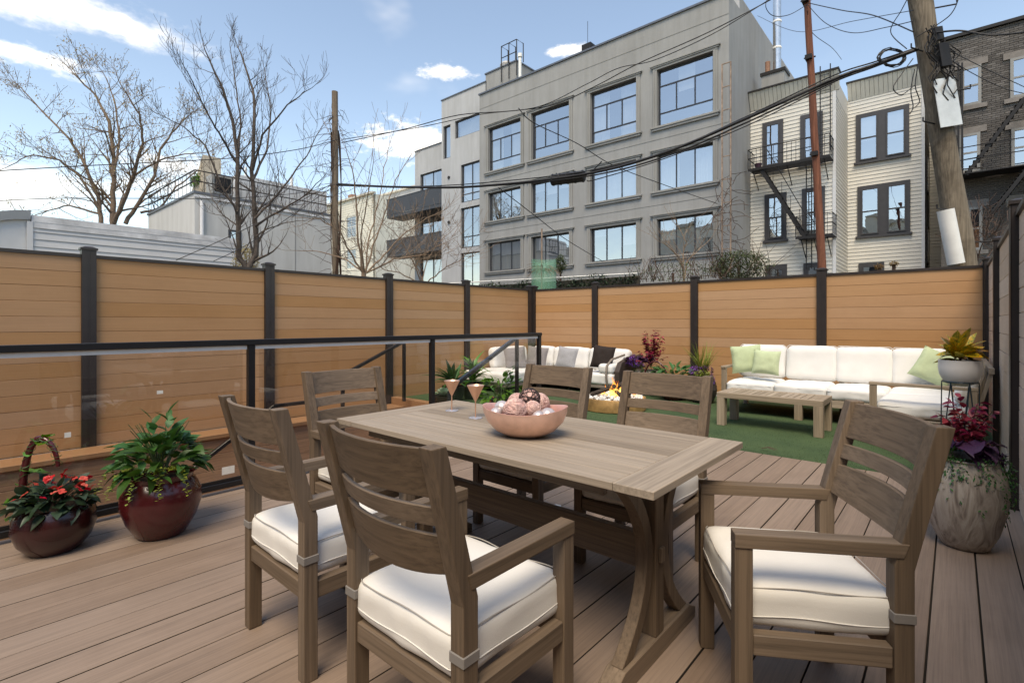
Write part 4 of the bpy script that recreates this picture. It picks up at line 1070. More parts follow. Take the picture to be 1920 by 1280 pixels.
# light grey block with tall windows, left of it
LY = 22.6; pL = onY(828, 190, LY); O = Vector((pL.x, LY, GZ)); X1 = GXL - .01
lb2 = empty('apartment_building', O, 'light grey stucco apartment block with tall dark framed windows beside the larger grey one', 'building')
def rY(x0, x1, y0, y1, Y):
    a = onY(x0, y0, Y); c = onY(x0, y1, Y); return (a.x, onY(x1, y0, Y).x, c.z, a.z)
wins = [rY(853, 903, 228, 261, LY), rY(831, 844.5, 238, 299, LY), rY(864, 903, 310, 381, LY), rY(864, 903, 391, 466, LY), rY(864, 903, 475, 560, LY)]
wins = [(a, min(c, X1 - .12), d, e_) for a, c, d, e_ in wins]
b = MB(); wall_open(b, 0, X1 - O.x, 0, pL.z - GZ, 0, [(r[0] - O.x, r[1] - O.x, r[2] - GZ, r[3] - GZ) for r in wins]); b.build('front_wall', M['grey2'], lb2)
MB().add([(0, 0, 0), (0, 8, 0), (0, 8, pL.z - GZ), (0, 0, pL.z - GZ)], [(3, 2, 1, 0)]).build('side_wall', M['grey2'], lb2)
MB().box(-.04, X1 - O.x, -.05, .3, pL.z - GZ + .001, pL.z - GZ + .07).build('coping', M['coping'], lb2)
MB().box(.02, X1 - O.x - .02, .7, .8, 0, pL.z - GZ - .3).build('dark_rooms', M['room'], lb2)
sty = [([], [], set()), ([], [], set()), ([.5], [.22], {0, 1}), ([.5], [.28], {0, 1}), ([.5], [], {0})]
for i, r in enumerate(wins): window(lb2, O, r[0], r[1], r[2], r[3], LY + .12, sty[i], curtain=(0, 1, 1, 0, 1)[i], fw=.08)
b = MB(); r = wins[0]                                                   # sheet hung slack inside the top window
N = 16
for k in range(N + 1):
    for j in range(7):
        u, v = k / N, j / 6; b.v.append((r[0] - O.x + .1 + (r[1] - r[0] - .2) * u, .32 + .05 * math.sin(u * 7 + v * 3), r[2] - GZ + .05 + (r[3] - r[2] - .1) * (1 - v) - .35 * (1 - v) * math.sin(u * 3.14) * .3))
for k in range(N):
    for j in range(6): a = k * 7 + j; b.f.append((a, a + 1, a + 8, a + 7))
b.build('hung_sheet', M['curtain'], lb2, 60)
for py in (333, 417):
    p = onY(842, py, LY); MB().tube([(p.x - O.x, -.06, p.z - GZ), (p.x - O.x, .02, p.z - GZ)], .10, 14).build('vent_cap', M['iron'], lb2)

# lower block with balconies
BYY = 24.2; pB = onY(778, 291, BYY); O = Vector((pB.x, BYY, GZ)); X1 = pL.x - .02
bb = empty('apartment_building', O, 'lower pale block with two dark stacked balconies behind bare branches', 'building')
zt = onY(828, 268, BYY).z
wn_ = [rY(788, 829, 328, 395, BYY), rY(788, 829, 410, 476, BYY), rY(788, 829, 485, 540, BYY)]
wn_ = [(a, X1 - .15, d, e_) for a, c, d, e_ in wn_]
b = MB(); wall_open(b, 0, X1 - O.x, 0, zt - GZ, 0, [(r[0] - O.x, r[1] - O.x, r[2] - GZ, r[3] - GZ) for r in wn_]); b.build('front_wall', M['grey2'], bb)
MB().add([(0, 0, 0), (0, 8, 0), (0, 8, zt - GZ), (0, 0, zt - GZ)], [(3, 2, 1, 0)]).build('side_wall', M['grey2'], bb)
MB().box(-.03, X1 - O.x, -.05, .3, zt - GZ + .001, zt - GZ + .07).build('coping', M['coping'], bb)
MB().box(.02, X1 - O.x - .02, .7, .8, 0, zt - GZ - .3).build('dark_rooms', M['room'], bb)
for r in wn_: window(bb, O, r[0], r[1], r[2], r[3], BYY + .12, ([.33, .66], [], {0}), fw=.08, curtain=2)
M['balc'] = plain('balcony_dark', (.050, .052, .060), .5, .2)
for y0, y1 in ((358, 396), (440, 474)):
    a = onY(790, y0, BYY - 1.4); c = onY(790, y1, BYY - 1.4); z0, z1 = c.z - GZ, a.z - GZ; w = X1 - O.x
    q = MB(); q.box(-1.5, w, -1.45, -.002, z0, z0 + .22)
    bal = q.build('balcony', M['balc'], bb)
    MB().box(-1.5, w, -1.47, -1.452, z0 + .23, z1 - .05).build('balcony_panel', M['balc'], bal); MB().box(-1.52, -1.502, -1.45, -.01, z0 + .23, z1 - .05).build('balcony_panel', M['balc'], bal)
    MB().box(w + .002, w + .02, -1.45, -.01, z0 + .23, z1 - .05).build('balcony_panel', M['balc'], bal)
    MB().box(-1.54, w + .03, -1.49, -1.43, z1 - .049, z1).build('balcony_rail', M['balc'], bal)

# two distant houses between the pole and the balconies
def simple_house(x0, x1, ytop, Y, m, label, wl, chim=False):
    a = onY(x0, ytop, Y); c = onY(x1, ytop, Y); O_ = Vector((a.x, Y, GZ)); w = c.x - a.x; h = a.z - GZ
    e_ = empty('row_house', O_, label, 'house')
    rr = [rY(*q, Y) for q in wl]
    b_ = MB(); wall_open(b_, 0, w, 0, h, 0, [(r[0] - O_.x, r[1] - O_.x, r[2] - GZ, r[3] - GZ) for r in rr]); b_.box(0, w, .301, 9, 0, h - .01); b_.build('wall', m, e_)
    MB().box(-.15, w + .15, -.25, .25, h + .001, h + .22).build('cornice', M['corrug'], e_)
    for r in rr: window(e_, O_, r[0], r[1], r[2], r[3], Y + .08, ([.5], [.5], {0, 1}), 'frame_w', .09, 'pane_dark', 0)
    n_ = int(h / .28)
    for k in range(int(n_ * .45), n_): MB().box(.02, w - .02, -.025, -.001, k * .28, k * .28 + .03).build('siding_lap', m, e_)
    if chim: MB().box(w * .3, w * .3 + .9, 2, 2.9, h, h + 1.6).build('chimney', M['brickred'], e_)
    return e_
M['frame_w'] = plain('window_frame_white', (.72, .72, .70), .5); M['brickred'] = plain('chimney_brick', (.30, .17, .12), .9, 0, .2, .3, 12)
simple_house(598, 700, 392, 34, M['cream'], 'cream clapboard house with white sash windows behind the vine covered pole', [(649, 667, 408, 447), (649, 667, 470, 505)], True)
simple_house(702, 792, 372, 40, M['grey2'], 'distant pale grey row house half hidden by the balconies', [(712, 726, 400, 440), (738, 752, 400, 440), (712, 726, 460, 500), (738, 752, 460, 500)])

# beige clapboard building with the fire escape
BG = 24.9; O = Vector((GXR + .02, BG, GZ)); bx1 = onY(1566, 300, BG).x; zc = onY(1405, 181, BG).z
be = empty('clapboard_building', O, 'beige clapboard building with dark framed windows and a fire escape', 'building')
S2 = 28.2; sx0, sx1 = bx1, onY(1733, 300, S2).x; zc2 = onY(1600, 160, S2).z
b = MB(); w = bx1 - O.x
b.box(0, w, .03, 12, 0, zc - GZ - .1); b.box(sx0 - O.x + .001, sx1 - O.x, S2 - BG + .03, 20, 0, zc2 - GZ - .1); b.build('wall', M['siding'], be)
def clap(par, x0, x1, y, z0, z1, face, m, step=.165):
    """overlapping boards; face 'y' looks to -y, face 'x' looks to +x"""
    z = z0; me = None
    while z < z1:
        if me is None:
            q = MB()
            if face == 'y': q.prism([(x0, y + .012, 0), (x0, y - .024, 0), (x0, y - .002, step), (x0, y + .012, step)], (x1 - x0, 0, 0))
            else: q.prism([(y - .012, x0, 0), (y + .024, x0, 0), (y + .002, x0, step), (y - .012, x0, step)], (0, x1 - x0, 0))
            me = q.mesh('clapboard', m)
        link('clapboard', me, par, (0, 0, z)); z += step
clap(be, 0.001, w, .014, 3.2, zc - GZ - .75, 'y', M['siding']); clap(be, sx0 - O.x, sx1 - O.x, S2 - BG + .014, 3.2, zc2 - GZ - .75, 'y', M['siding'])
clap(be, .03, S2 - BG, w - .014, 3.2, zc - GZ - .75, 'x', M['siding']); clap(be, S2 - BG + .03, 20, sx1 - O.x - .014, 3.2, zc2 - GZ - .75, 'x', M['siding'])
def cornice(x0, x1, y, zt, h=.72, out=.30):
    q = MB(); n_ = int((x1 - x0) / .16)
    for k in range(n_):
        xa = x0 + (x1 - x0) * k / n_; xb = x0 + (x1 - x0) * (k + 1) / n_
        q.hexa([(xa + .006, y, zt - h), (xb - .006, y, zt - h), (xb - .006, y + .1, zt - h), (xa + .006, y + .1, zt - h)],
               [(xa + .006, y - out, zt), (xb - .006, y - out, zt), (xb - .006, y + .1, zt), (xa + .006, y + .1, zt)])
    q.build('cornice', M['corrug'], be)
    MB().box(x0 - .03, x1 + .03, y - out - .04, y + .25, zt + .001, zt + .08).build('coping', M['iron'], be)
cornice(0, w + .15, -.01, zc - GZ); cornice(sx0 - O.x + .01, sx1 - O.x + .1, S2 - BG - .01, zc2 - GZ)
MB().box(w - .09, w + .03, -.04, .03, 0, zc - GZ - .75).build('corner_board', M['siding_w'], be); MB().box(sx1 - O.x - .09, sx1 - O.x + .02, S2 - BG - .04, S2 - BG + .03, 0, zc2 - GZ - .75).build('corner_board', M['siding_w'], be)
pp = onY(1583, 190, S2 - .1); MB().tube([(pp.x - O.x, S2 - BG - .12, zc2 - GZ - .7), (pp.x - O.x, S2 - BG - .12, 0)], .07, 10).build('downpipe', M['siding_w'], be, 60)
M['lintel'] = plain('dark_casing', (.045, .043, .047), .5)
def sash(par, O_, x0, x1, y0, y1, Y, cur=0, double=False, pane='pane'):
    a = rY(x0, x1, y0, y1, Y)
    xs = [(a[0], (a[0] + a[1]) / 2 - .12), ((a[0] + a[1]) / 2 + .12, a[1])] if double else [(a[0], a[1])]
    q = MB(); X0, X1, Z0, Z1 = a[0] - O_.x, a[1] - O_.x, a[2] - GZ, a[3] - GZ; Yl = Y - O_.y
    q.box(X0 - .02, X0 + .13, Yl - .07, Yl + .02, Z0, Z1); q.box(X1 - .13, X1 + .02, Yl - .07, Yl + .02, Z0, Z1)
    q.box(X0 + .13, X1 - .13, Yl - .069, Yl + .02, Z1 - .15, Z1); q.box(X0 - .09, X1 + .09, Yl - .13, Yl + .02, Z0 - .1, Z0 - .001); q.box(X0 + .13, X1 - .13, Yl - .069, Yl + .02, Z0, Z0 + .06)
    if double: q.box((X0 + X1) / 2 - .16, (X0 + X1) / 2 + .16, Yl - .068, Yl + .02, Z0 + .061, Z1 - .151)
    q.build('window_casing', M['lintel'], par)
    spans = [(X0 + .13, (X0 + X1) / 2 - .16), ((X0 + X1) / 2 + .16, X1 - .13)] if double else [(X0 + .13, X1 - .13)]
    for k, (s0, s1) in enumerate(spans):
        MB().box(s0, s1, Yl - .022, Yl - .018, Z0 + .06, Z1 - .15).build('dark_room', M['room'], par)
        if cur and (k in cur): MB().box(s0 + .02, s1 - .02, Yl - .030, Yl - .026, Z0 + (Z1 - Z0) * .42, Z1 - .15).build('blind', M['curtain'], par)
        window(par, O_, s0 + O_.x, s1 + O_.x, Z0 + .06 + GZ, Z1 - .15 + GZ, Y - .11, ([], [.5], set()), 'lintel', .05, pane)
for q in ((1431, 1468, 232, 316), (1502, 1542, 218, 303), (1435, 1474, 366, 452), (1505, 1546, 355, 445), (1437, 1475, 498, 560), (1508, 1547, 494, 560)): sash(be, O, *q, BG)
sash(be, O, 1606, 1704, 217, 306, S2, (0, 1), True); sash(be, O, 1609, 1706, 351, 444, S2, (), True); sash(be, O, 1611, 1657, 494, 560, S2)
# narrow windows on its receding side
for y0, z0, z1 in ((2.2, 7.3, 9.0), (2.2, 4.0, 5.7)):
    q = MB().box(sx1 - O.x + .002, sx1 - O.x + .045, S2 - BG + y0, S2 - BG + y0 + 1.0, z0 - GZ, z1 - GZ); ww = q.build('side_window', M['lintel'], be)
    MB().box(sx1 - O.x + .046, sx1 - O.x + .05, S2 - BG + y0 + .1, S2 - BG + y0 + .9, z0 - GZ + .1, z1 - GZ - .1).build('pane', M['pane_dark'], ww)

wx0, wy = sx1 - O.x, S2 - BG + 6.0                                   # rear wing closing the gap to the brick building
MB().box(wx0, wx0 + 4, wy + .03, wy + 8, 0, zc2 - GZ - .8).build('wing_wall', M['siding'], be); clap(be, wx0 + .001, wx0 + 4, wy + .014, 3.2, zc2 - GZ - .9, 'y', M['siding'])
# fire escape hung on it
fe = empty('fire_escape', Vector((O.x, BG, GZ)), 'black iron fire escape with sloping stair on the beige clapboard building', 'fire escape')
def fe_platform(x0, x1, ybase, yrail):
    a = onY(x0, ybase, BG - .9); X0 = onY(x0, ybase, BG - .45).x - O.x; X1 = onY(x1, ybase, BG - .45).x - O.x; z = onY((x0 + x1) / 2, ybase, BG - .45).z - GZ; h = .88
    q = MB(); n_ = 7
    for k in range(n_): q.box(X0, X1, -.95 + k * .14, -.95 + k * .14 + .06, z, z + .03)
    q.box(X0, X1, -1.0, -.97, z - .06, z + .05); q.build('platform', M['iron'], fe)
    q = MB()
    for zz in (h * .55, h): q.box(X0, X1, -1.0, -.975, z + zz, z + zz + .03); q.box(X0 - .003, X0 + .022, -.974, -.05, z + zz, z + zz + .03); q.box(X1 - .022, X1 + .003, -.974, -.05, z + zz, z + zz + .03)
    n_ = int((X1 - X0) / .17)
    for k in range(n_ + 1): xx = X0 + (X1 - X0) * k / n_; q.box(xx - .008, xx + .008, -.995, -.98, z + .051, z + h)
    for k in range(6): yy = -.95 + k * .17; q.box(X0 + .002, X0 + .016, yy, yy + .016, z + .051, z + h); q.box(X1 - .016, X1 - .002, yy, yy + .016, z + .051, z + h)
    q.build('guard_rail', M['iron'], fe)
    q = MB()
    for xx in (X0 + .2, (X0 + X1) / 2, X1 - .2): q.bar((xx, -.95, z - .06), (xx, -.05, z - .75), .03, .03)
    q.build('bracket', M['iron'], fe); return X0, X1, z
A0, A1, Az = fe_platform(1409, 1560, 311, 276); B0, B1, Bz = fe_platform(1497, 1566, 446, 420)
a = onY(1431, 318, BG - .5); c = onY(1512, 441, BG - .5)
a = Vector((a.x - O.x, 0, Az)); c = Vector((c.x - O.x, 0, Bz + .03))
q = MB()
for yy in (-.92, -.45): q.bar(a + V(0, yy, 0), c + V(0, yy, 0), .025, .14)
for k in range(13): p = a.lerp(c, (k + .5) / 13); q.box(p.x - .10, p.x + .10, -.91, -.46, p.z - .01, p.z + .012)
q.build('stair', M['iron'], fe)
q = MB()
for yy in (-.93,): q.bar(a + V(.25, yy, .8), c + V(.1, yy, .8), .02, .03)
for k in range(5): p = a.lerp(c, (k + .5) / 5); q.box(p.x - .008, p.x + .008, -.94, -.925, p.z, p.z + .85)
q.build('stair_rail', M['iron'], fe)
def ladder(par, x0, x1, y0, y1, name='ladder'):
    p = onY(x0, y0, BG - .35); r = onY(x1, y0, BG - .35); z1 = p.z - GZ; z0 = onY(x0, y1, BG - .35).z - GZ; q = MB()
    for xx in (p.x - O.x, r.x - O.x): q.box(xx - .018, xx + .018, -.38, -.34, z0, z1)
    n_ = int((z1 - z0) / .33)
    for k in range(n_): q.box(p.x - O.x, r.x - O.x, -.37, -.35, z0 + .2 + k * .33, z0 + .222 + k * .33)
    q.build(name, M['iron'], par)
ladder(fe, 1538, 1557, 125, 285); ladder(fe, 1512, 1522, 305, 505)
fpp = Vector((A0 + .35, -.7, Az + .032))
p_ = MB().lathe([(0.001, 0), (.11, 0), (.15, .26), (.13, .26), (.12, .22), (0.001, .22)], 20).build('flower_pot', leafmat('plum', (.06, .02, .04), 0, 0), None, 40, loc=Vector((O.x, BG, GZ)) + fpp)
tag(p_, 'small plum flower pot on the left end of the fire escape platform', 'flower pot')

# dark brick building at the right edge
KY = 25.6; O = Vector((onY(1765, 80, KY).x, KY, GZ)); zk = onY(1765, 80, KY).z; kw = 13.0
bk = empty('brick_building', O, 'dark brown brick building with iron fire escape at the right edge', 'building')
t = NT('brick'); co = t.coord((1, 1, 1)); n_ = t.noise(co, .5, 5, .6); n3 = t.noise(co, 30, 3, .6)
t.col(t.objvar(t.mixc(.5, t.ramp(n_, [(.3, (.085, .078, .074)), (.7, (.15, .138, .130))]), t.ramp(n3, [(.3, (.5, .5, .5)), (.7, (1.4, 1.35, 1.3))]), 'MULTIPLY'), .3, .1)); M['brick'] = t.set(.85, 0, .3)
M['mortar'] = plain('mortar', (.27, .255, .24), .95, 0, .1, .15, 5)
b = MB().box(0, kw, .025, 10, 0, zk - GZ); b.build('wall', M['mortar'], bk)
bwn = [(1802, 1840, 130, 202), (1894, 1936, 112, 186), (1798, 1838, 255, 326), (1896, 1938, 243, 316), (1814, 1842, 390, 470), (1898, 1940, 380, 450)]
bR = [rY(*q, KY) for q in bwn]
import itertools
bl, bh = .235, .078
near = MB(); cnt = 0; brick_me = MB().box(0, bl - .014, -.012, .03, 0, bh - .014).mesh('brick', M['brick']); half_me = MB().box(0, bl / 2 - .014, -.012, .03, 0, bh - .014).mesh('brick', M['brick'])
rest = MB(); z = 5.0
while z < zk - GZ - .08:
    row = int(round(z / bh)); segs = [(0.0, 4.6)]
    for r in bR:                                                      # cut the course at windows, lintels and sills
        za, zb = z + GZ, z + GZ + bh - .014
        if zb > r[2] - .16 and za < r[3] + .24:
            m_ = .18 if za > r[3] - .01 or zb > r[3] else (.16 if zb < r[2] + .02 or za < r[2] else 0)
            c0, c1 = r[0] - O.x - m_ - .006, r[1] - O.x + m_ + .006
            segs = [s for a_, b_ in segs for s in ((a_, min(b_, c0)), (max(a_, c1), b_)) if s[1] - s[0] > .03]
    x = -(bl / 2 if row % 2 else 0)
    while x < 4.6:
        for a_, b_ in segs:
            xa, xb = max(x, a_), min(x + bl - .014, b_)
            if xb - xa < .03: continue
            if cnt < 300 and z > zk - GZ - 3.4 and x < 2.4 and xb - xa > bl - .02: link('brick', brick_me, bk, (x, U(-.004, .004), z)); cnt += 1
            else: d = U(-.005, .005); rest.box(xa, xb, -.012 + d, .03, z, z + bh - .014)
        x += bl
    z += bh
o_ = rest.build('brickwork', M['brick'], bk); o_['kind'] = 'stuff'
MB().box(-.05, kw, -.12, .3, zk - GZ + .001, zk - GZ + .12).build('coping', M['iron'], bk)
M['stonesill'] = plain('brownstone_sill', (.20, .18, .165), .9, 0, .2, .15, 6)
for i, r in enumerate(bR):
    X0, X1, Z0, Z1 = r[0] - O.x, r[1] - O.x, r[2] - GZ, r[3] - GZ
    q = MB(); q.box(X0 - .18, X1 + .18, -.06, .03, Z1 + .001, Z1 + .24); q.build('stone_lintel', M['stonesill'], bk); MB().box(X0 - .16, X1 + .16, -.09, .03, Z0 - .16, Z0 - .001).build('stone_sill', M['stonesill'], bk)
    MB().box(X0, X1, .016, .02, Z0, Z1).build('dark_room', M['room'], bk)
    window(bk, O, r[0], r[1], r[2], r[3], KY - .065, ([], [.5], set()), 'trim', .09, 'pane', 0)
fk = empty('fire_escape', O, 'black fire escape stairs zigzagging on the dark brick building', 'fire escape')
q = MB()
def kp(x, y, d=.6): p = onY(x, y, KY - d); return Vector((p.x - O.x, -d, p.z - GZ))
for (x0, y0, x1, y1) in ((1922, 183, 1812, 328), (1925, 318, 1850, 412)):
    for d in (.95, .45): q.bar(kp(x0, y0, d), kp(x1, y1, d) , .03, .11)
    a, c = kp(x0, y0, .7), kp(x1, y1, .7)
    for k in range(14): p = a.lerp(c, (k + .5) / 14); q.box(p.x - .1, p.x + .1, -.94, -.46, p.z - .01, p.z + .01)
q.build('stair', M['iron'], fk)
q = MB()
for py in (332,): 
    p = kp(1800, py); q.box(p.x - .2, p.x + 5.5, -1.0, -.05, p.z, p.z + .035)
    for zz in (.5, .95): q.box(p.x - .2, p.x + 5.5, -1.0, -.975, p.z + zz, p.z + zz + .03)
q.build('platform', M['iron'], fk)
q = MB()
for px in (1797, 1804): p = kp(px, 118, .3); p2 = kp(px, 330, .3); q.box(p.x - .03, p.x + .03, -.33, -.27, p2.z, p.z)
q.build('upright', M['iron'], fk)

# white siding shed and stucco house over the left fence
SX = -18.0; a = onX(62, 405, SX); c = onX(443, 446, SX); O = Vector((SX, a.y, GZ))
sh = empty('siding_shed', O, 'low white building with horizontal siding just beyond the left fence', 'building')
hh = a.z - GZ; ll = c.y - a.y
MB().box(-6, -.03, 0, ll, 0, hh - .15).build('wall', M['siding_w'], sh)
clap(sh, 0, ll, -.014, 2.6, hh - .34, 'x', M['siding_w'], .19)
M['siding_d'] = plain('fascia_weathered', (.60, .60, .61), .6, 0, .3, .35, 1.6)
MB().box(-6, .03, -.03, ll + .03, hh - .149, hh + .02).build('roof_edge', M['siding_d'], sh); MB().box(-.02, .025, -.02, ll + .02, hh - .30, hh - .1495).build('fascia', M['siding_d'], sh)
MB().box(-.05, .04, -.12, -.003, 0, hh - .15).build('corner_board', M['siding_w'], sh)
q = MB()                                                            # curved gable cornice at its left
for k in range(10):
    u0, u1 = k / 10, (k + 1) / 10; f = lambda u: -.05 - u * 2.6
    z_ = lambda u: hh + .12 - 1.5 * u ** 1.7
    q.hexa([(.03, f(u0), z_(u0) - .22), (.03, f(u1), z_(u1) - .22), (-1.6, f(u1), z_(u1) - .30), (-1.6, f(u0), z_(u0) - .30)], [(.12, f(u0), z_(u0)), (.12, f(u1), z_(u1)), (-1.6, f(u1), z_(u1)), (-1.6, f(u0), z_(u0))])
q.build('curved_cornice', M['siding_w'], sh); q = MB()
for k in range(10):
    u0, u1 = k / 10, (k + 1) / 10
    q.hexa([(-1.55, f(u1), 0), (-.06, f(u1), 0), (-.06, f(u0), 0), (-1.55, f(u0), 0)], [(-1.55, f(u1), z_(u1) - .221), (-.06, f(u1), z_(u1) - .221), (-.06, f(u0), z_(u0) - .221), (-1.55, f(u0), z_(u0) - .221)])
q.build('gable_wall', M['siding_w'], sh)

WX = -24.0; a = onX(365, 362, WX); c = onX(622, 402, WX); O = Vector((WX, a.y, GZ)); hh = a.z - GZ; ll = c.y - a.y
wb = empty('stucco_house', O, 'off-white flat roofed stucco house with roof terrace behind the bare tree', 'building')
xl = onY(278, 400, a.y).x - WX
MB().box(xl, 0, 0, ll, 0, hh).build('wall', M['white_st'], wb); MB().box(xl - .05, .05, -.05, ll + .05, hh + .001, hh + .10).build('coping', M['coping'], wb)
q = MB()
for z_ in (.5, .95):
    q.box(xl, 0, -.02, .02, hh + z_, hh + z_ + .04); q.box(-.02, .02, .021, ll, hh + z_, hh + z_ + .04)
for k in range(18): q.box(-.008, .008, k * ll / 17, k * ll / 17 + .016, hh + .1, hh + .95)
for k in range(14): q.box(xl * k / 13, xl * k / 13 + .016, -.008, .008, hh + .1, hh + .95)
q.build('roof_railing', M['iron'], wb)
MB().tube([(.09, .25, 0), (.09, .25, hh - .3)], .08, 10).build('downpipe', M['siding_w'], wb, 60)
p = onX(428, 430, WX); p2 = onX(452, 458, WX)
MB().box(.002, .04, p.y - O.y, p2.y - O.y, p2.z - GZ, p.z - GZ).build('window', M['frame'], wb); MB().box(.041, .046, p.y - O.y + .1, p2.y - O.y - .1, p2.z - GZ + .1, p.z - GZ - .1).build('pane', M['pane'], wb)
for f_, z_ in ((.55, 4.4), (.78, 4.4), (.78, 1.9)):
    w_ = MB().box(.002, .05, ll * f_, ll * f_ + .9, z_, z_ + 1.2).build('window', M['frame'], wb); MB().box(.051, .056, ll * f_ + .08, ll * f_ + .82, z_ + .08, z_ + 1.12).build('pane', M['pane'], w_)
MB().box(.001, .06, -.02, ll, hh - .16, hh - .06).build('gutter', M['siding_d'], wb); MB().box(.001, .012, ll * .69, ll * .69 + .05, 0, hh - .17).build('seam', M['grey'], wb)
for y_ in (1.0, 3.2): MB().tube([(-1.2, y_ + 1.5, hh + .1), (-1.2, y_ + 1.5, hh + 1.9)], .06, 8).build('vent_pipe', M['channel'], wb)
MB().box(xl, -.5, ll * .3, ll, hh + .101, hh + 1.3).build('penthouse', M['siding_w'], wb)
for k in range(60): MB().box(-.4999, -.47, ll * .3 + k * ll * .7 / 60, ll * .3 + k * ll * .7 / 60 + .06, hh + .11, hh + 1.28).build('batten', M['siding_w'], wb)
ac = empty('air_conditioner', O + V(-.45, 1.1, hh + .1), 'grey roof air conditioner on the white stucco house', 'air conditioner')
MB().box(-.4, .35, -.4, .45, .05, .9).build('casing', plain('ac_grey', (.35, .35, .34), .5), ac, None, .02); MB().box(.351, .36, -.3, .35, .15, .8).build('grille', M['iron'], ac)
ch = MB(); p = onY(300, 388, a.y + 1.5); ch.hexa([(xl + .6, 1.4, hh + .02), (xl + 3.4, 1.4, hh + .02), (xl + 3.4, 2.2, hh + .02), (xl + .6, 2.2, hh + .02)], [(xl + 2.2, 1.4, hh + 1.6), (xl + 3.4, 1.4, hh + 2.7), (xl + 3.4, 2.2, hh + 2.7), (xl + 2.2, 2.2, hh + 1.6)])
ch.build('gable_chimney', plain('chimney_tan', (.48, .41, .32), .9, 0, .2, .15, 8), wb)
mo = MB()
for k in range(260): add_leaf(mo, tiny, V(xl + U(1.9, 3.0), 1.35 + U(-.05, .1), hh + 1.5 + U(-.1, .35)), U(0, 6), U(-1, 1), 0, .14)
o_ = mo.build('roof_moss', M['leafb'], wb); o_['kind'] = 'stuff'

# roof fittings of the grey block
rb_ = empty('roof_stair_house', Vector((onY(930, 160, GY + 1).x, GY + .6, GTOP)), 'small roof stair house with rails on the left end of the grey building', 'roof structure')
MB().box(-.5, 2.0, 0, 2.5, 0, 1.5).build('wall', M['grey'], rb_); MB().box(-.55, 2.05, -.05, 2.5, 1.501, 1.58).build('coping', M['coping'], rb_)
q = MB()
for x in (.9, 1.5, 2.1): q.tube([(x, -.1, .6), (x, -.1, 2.7), (x, .5, 2.7), (x, .5, 1.6)], .03, 6)
for z_ in (2.0, 2.7): q.tube([(.9, -.1, z_), (2.1, -.1, z_)], .025, 6)
q.build('guard_rail', M['iron'], rb_)
ac = empty('air_conditioner', Vector((onY(930, 160, GY + 1).x + .35, GY + 1.6, GTOP + 1.59)), 'round topped air conditioner on the roof stair house', 'air conditioner')
MB().lathe([(0.001, 0), (.42, 0), (.42, .62), (.36, .7), (0.001, .72)], 20).build('casing', plain('ac_grey2', (.40, .40, .40), .5), ac, 40)
q = MB()
for k in range(8): q.lathe([(.425, .06 + k * .07), (.425, .08 + k * .07)], 20)
q.build('louvres', M['iron'], ac)
vp = Vector((onY(975, 160, GY + .4).x, GY + .4, GTOP)); q = MB().tube([(0, 0, 0), (0, 0, 1.5)], .09, 10); q.lathe([(.13, 1.5), (.13, 1.7), (.001, 1.75)], 12)
tag(q.build('vent_pipe', M['channel'], None, 50, loc=vp), 'thin metal vent pipe beside the roof stair house', 'pipe')
vp = Vector((onY(1098, 95, GY + .5).x, GY + .5, GTOP)); e = empty('roof_vent', vp, 'small roof vent box with antenna on the grey building edge', 'roof vent')
MB().box(-.25, .3, 0, .5, 0, .75).build('casing', M['iron'], e); MB().tube([(0, .2, .7), (0, .2, 2.0)], .012, 5).build('antenna', M['iron'], e)
cp = onX(1420, 150, GXR + .5); e = empty('flue_pipe', Vector((GXR + .75, GY + 3.6, zc - .1)), 'tall shiny steel flue pipe on a chimney stub beside the grey building', 'flue')
MB().box(-.35, .6, -.35, .45, 0, 1.0).build('chimney_stub', M['grey'], e); MB().box(-.4, .65, -.4, .5, 1.001, 1.14).build('cap', M['iron'], e)
MB().tube([(.22, 0, 1.14), (.22, 0, 7.5)], .17, 16).build('pipe', plain('flue_steel', (.62, .60, .58), .22, .95), e, 50)
q = MB()
for z_ in (2.2, 3.4, 4.6, 5.8): q.lathe([(.176, z_), (.19, z_ + .02), (.19, z_ + .08), (.176, z_ + .1)], 16, (.22, 0, 0))
q.build('clamp', M['channel'], e, 40); MB().tube([(-.15, -.1, 1.14), (-.15, -.1, 1.7)], .11, 12).build('clay_pot', M['brickred'], e, 50)

# rusty lattice with vines on the grey facade
M['rust'] = plain('rusty_metal', (.30, .22, .17), .8, .2, .3, .4, 6)
lt = onY(1362, 118, GY - .5); lz0 = onY(1362, 520, GY - .5).z; e = empty('trellis_tower', Vector((lt.x, GY - .5, GZ)), 'tall rusty ladder mast with dry vines at the grey building corner', 'mast')
q = MB(); H = lt.z - GZ
for xx in (-.17, .17): q.box(xx - .025, xx + .025, -.025, .025, 0, H)
for k in range(14): q.box(-.17, .17, -.02, .02, H - .03 - k * .95, H - k * .95)
q.build('mast', M['rust'], e)
q = MB(); rr = random.Random(3)
for i in range(90):
    p = V(rr.uniform(-.3, .35), rr.uniform(-.3, .2), rr.uniform(3.5, H * .66)); pts = [p]; d = V(rr.uniform(-1, 1), rr.uniform(-.5, .5), rr.uniform(-.6, 1)).normalized()
    for k in range(6): d = (d + V(rr.uniform(-.7, .7), rr.uniform(-.7, .7), rr.uniform(-.6, .3))).normalized(); p = p + d * rr.uniform(.1, .3); pts.append(p)
    q.tube(pts, .012, 3)
o_ = q.build('dry_vines', M['stembr'], e); o_['kind'] = 'stuff'

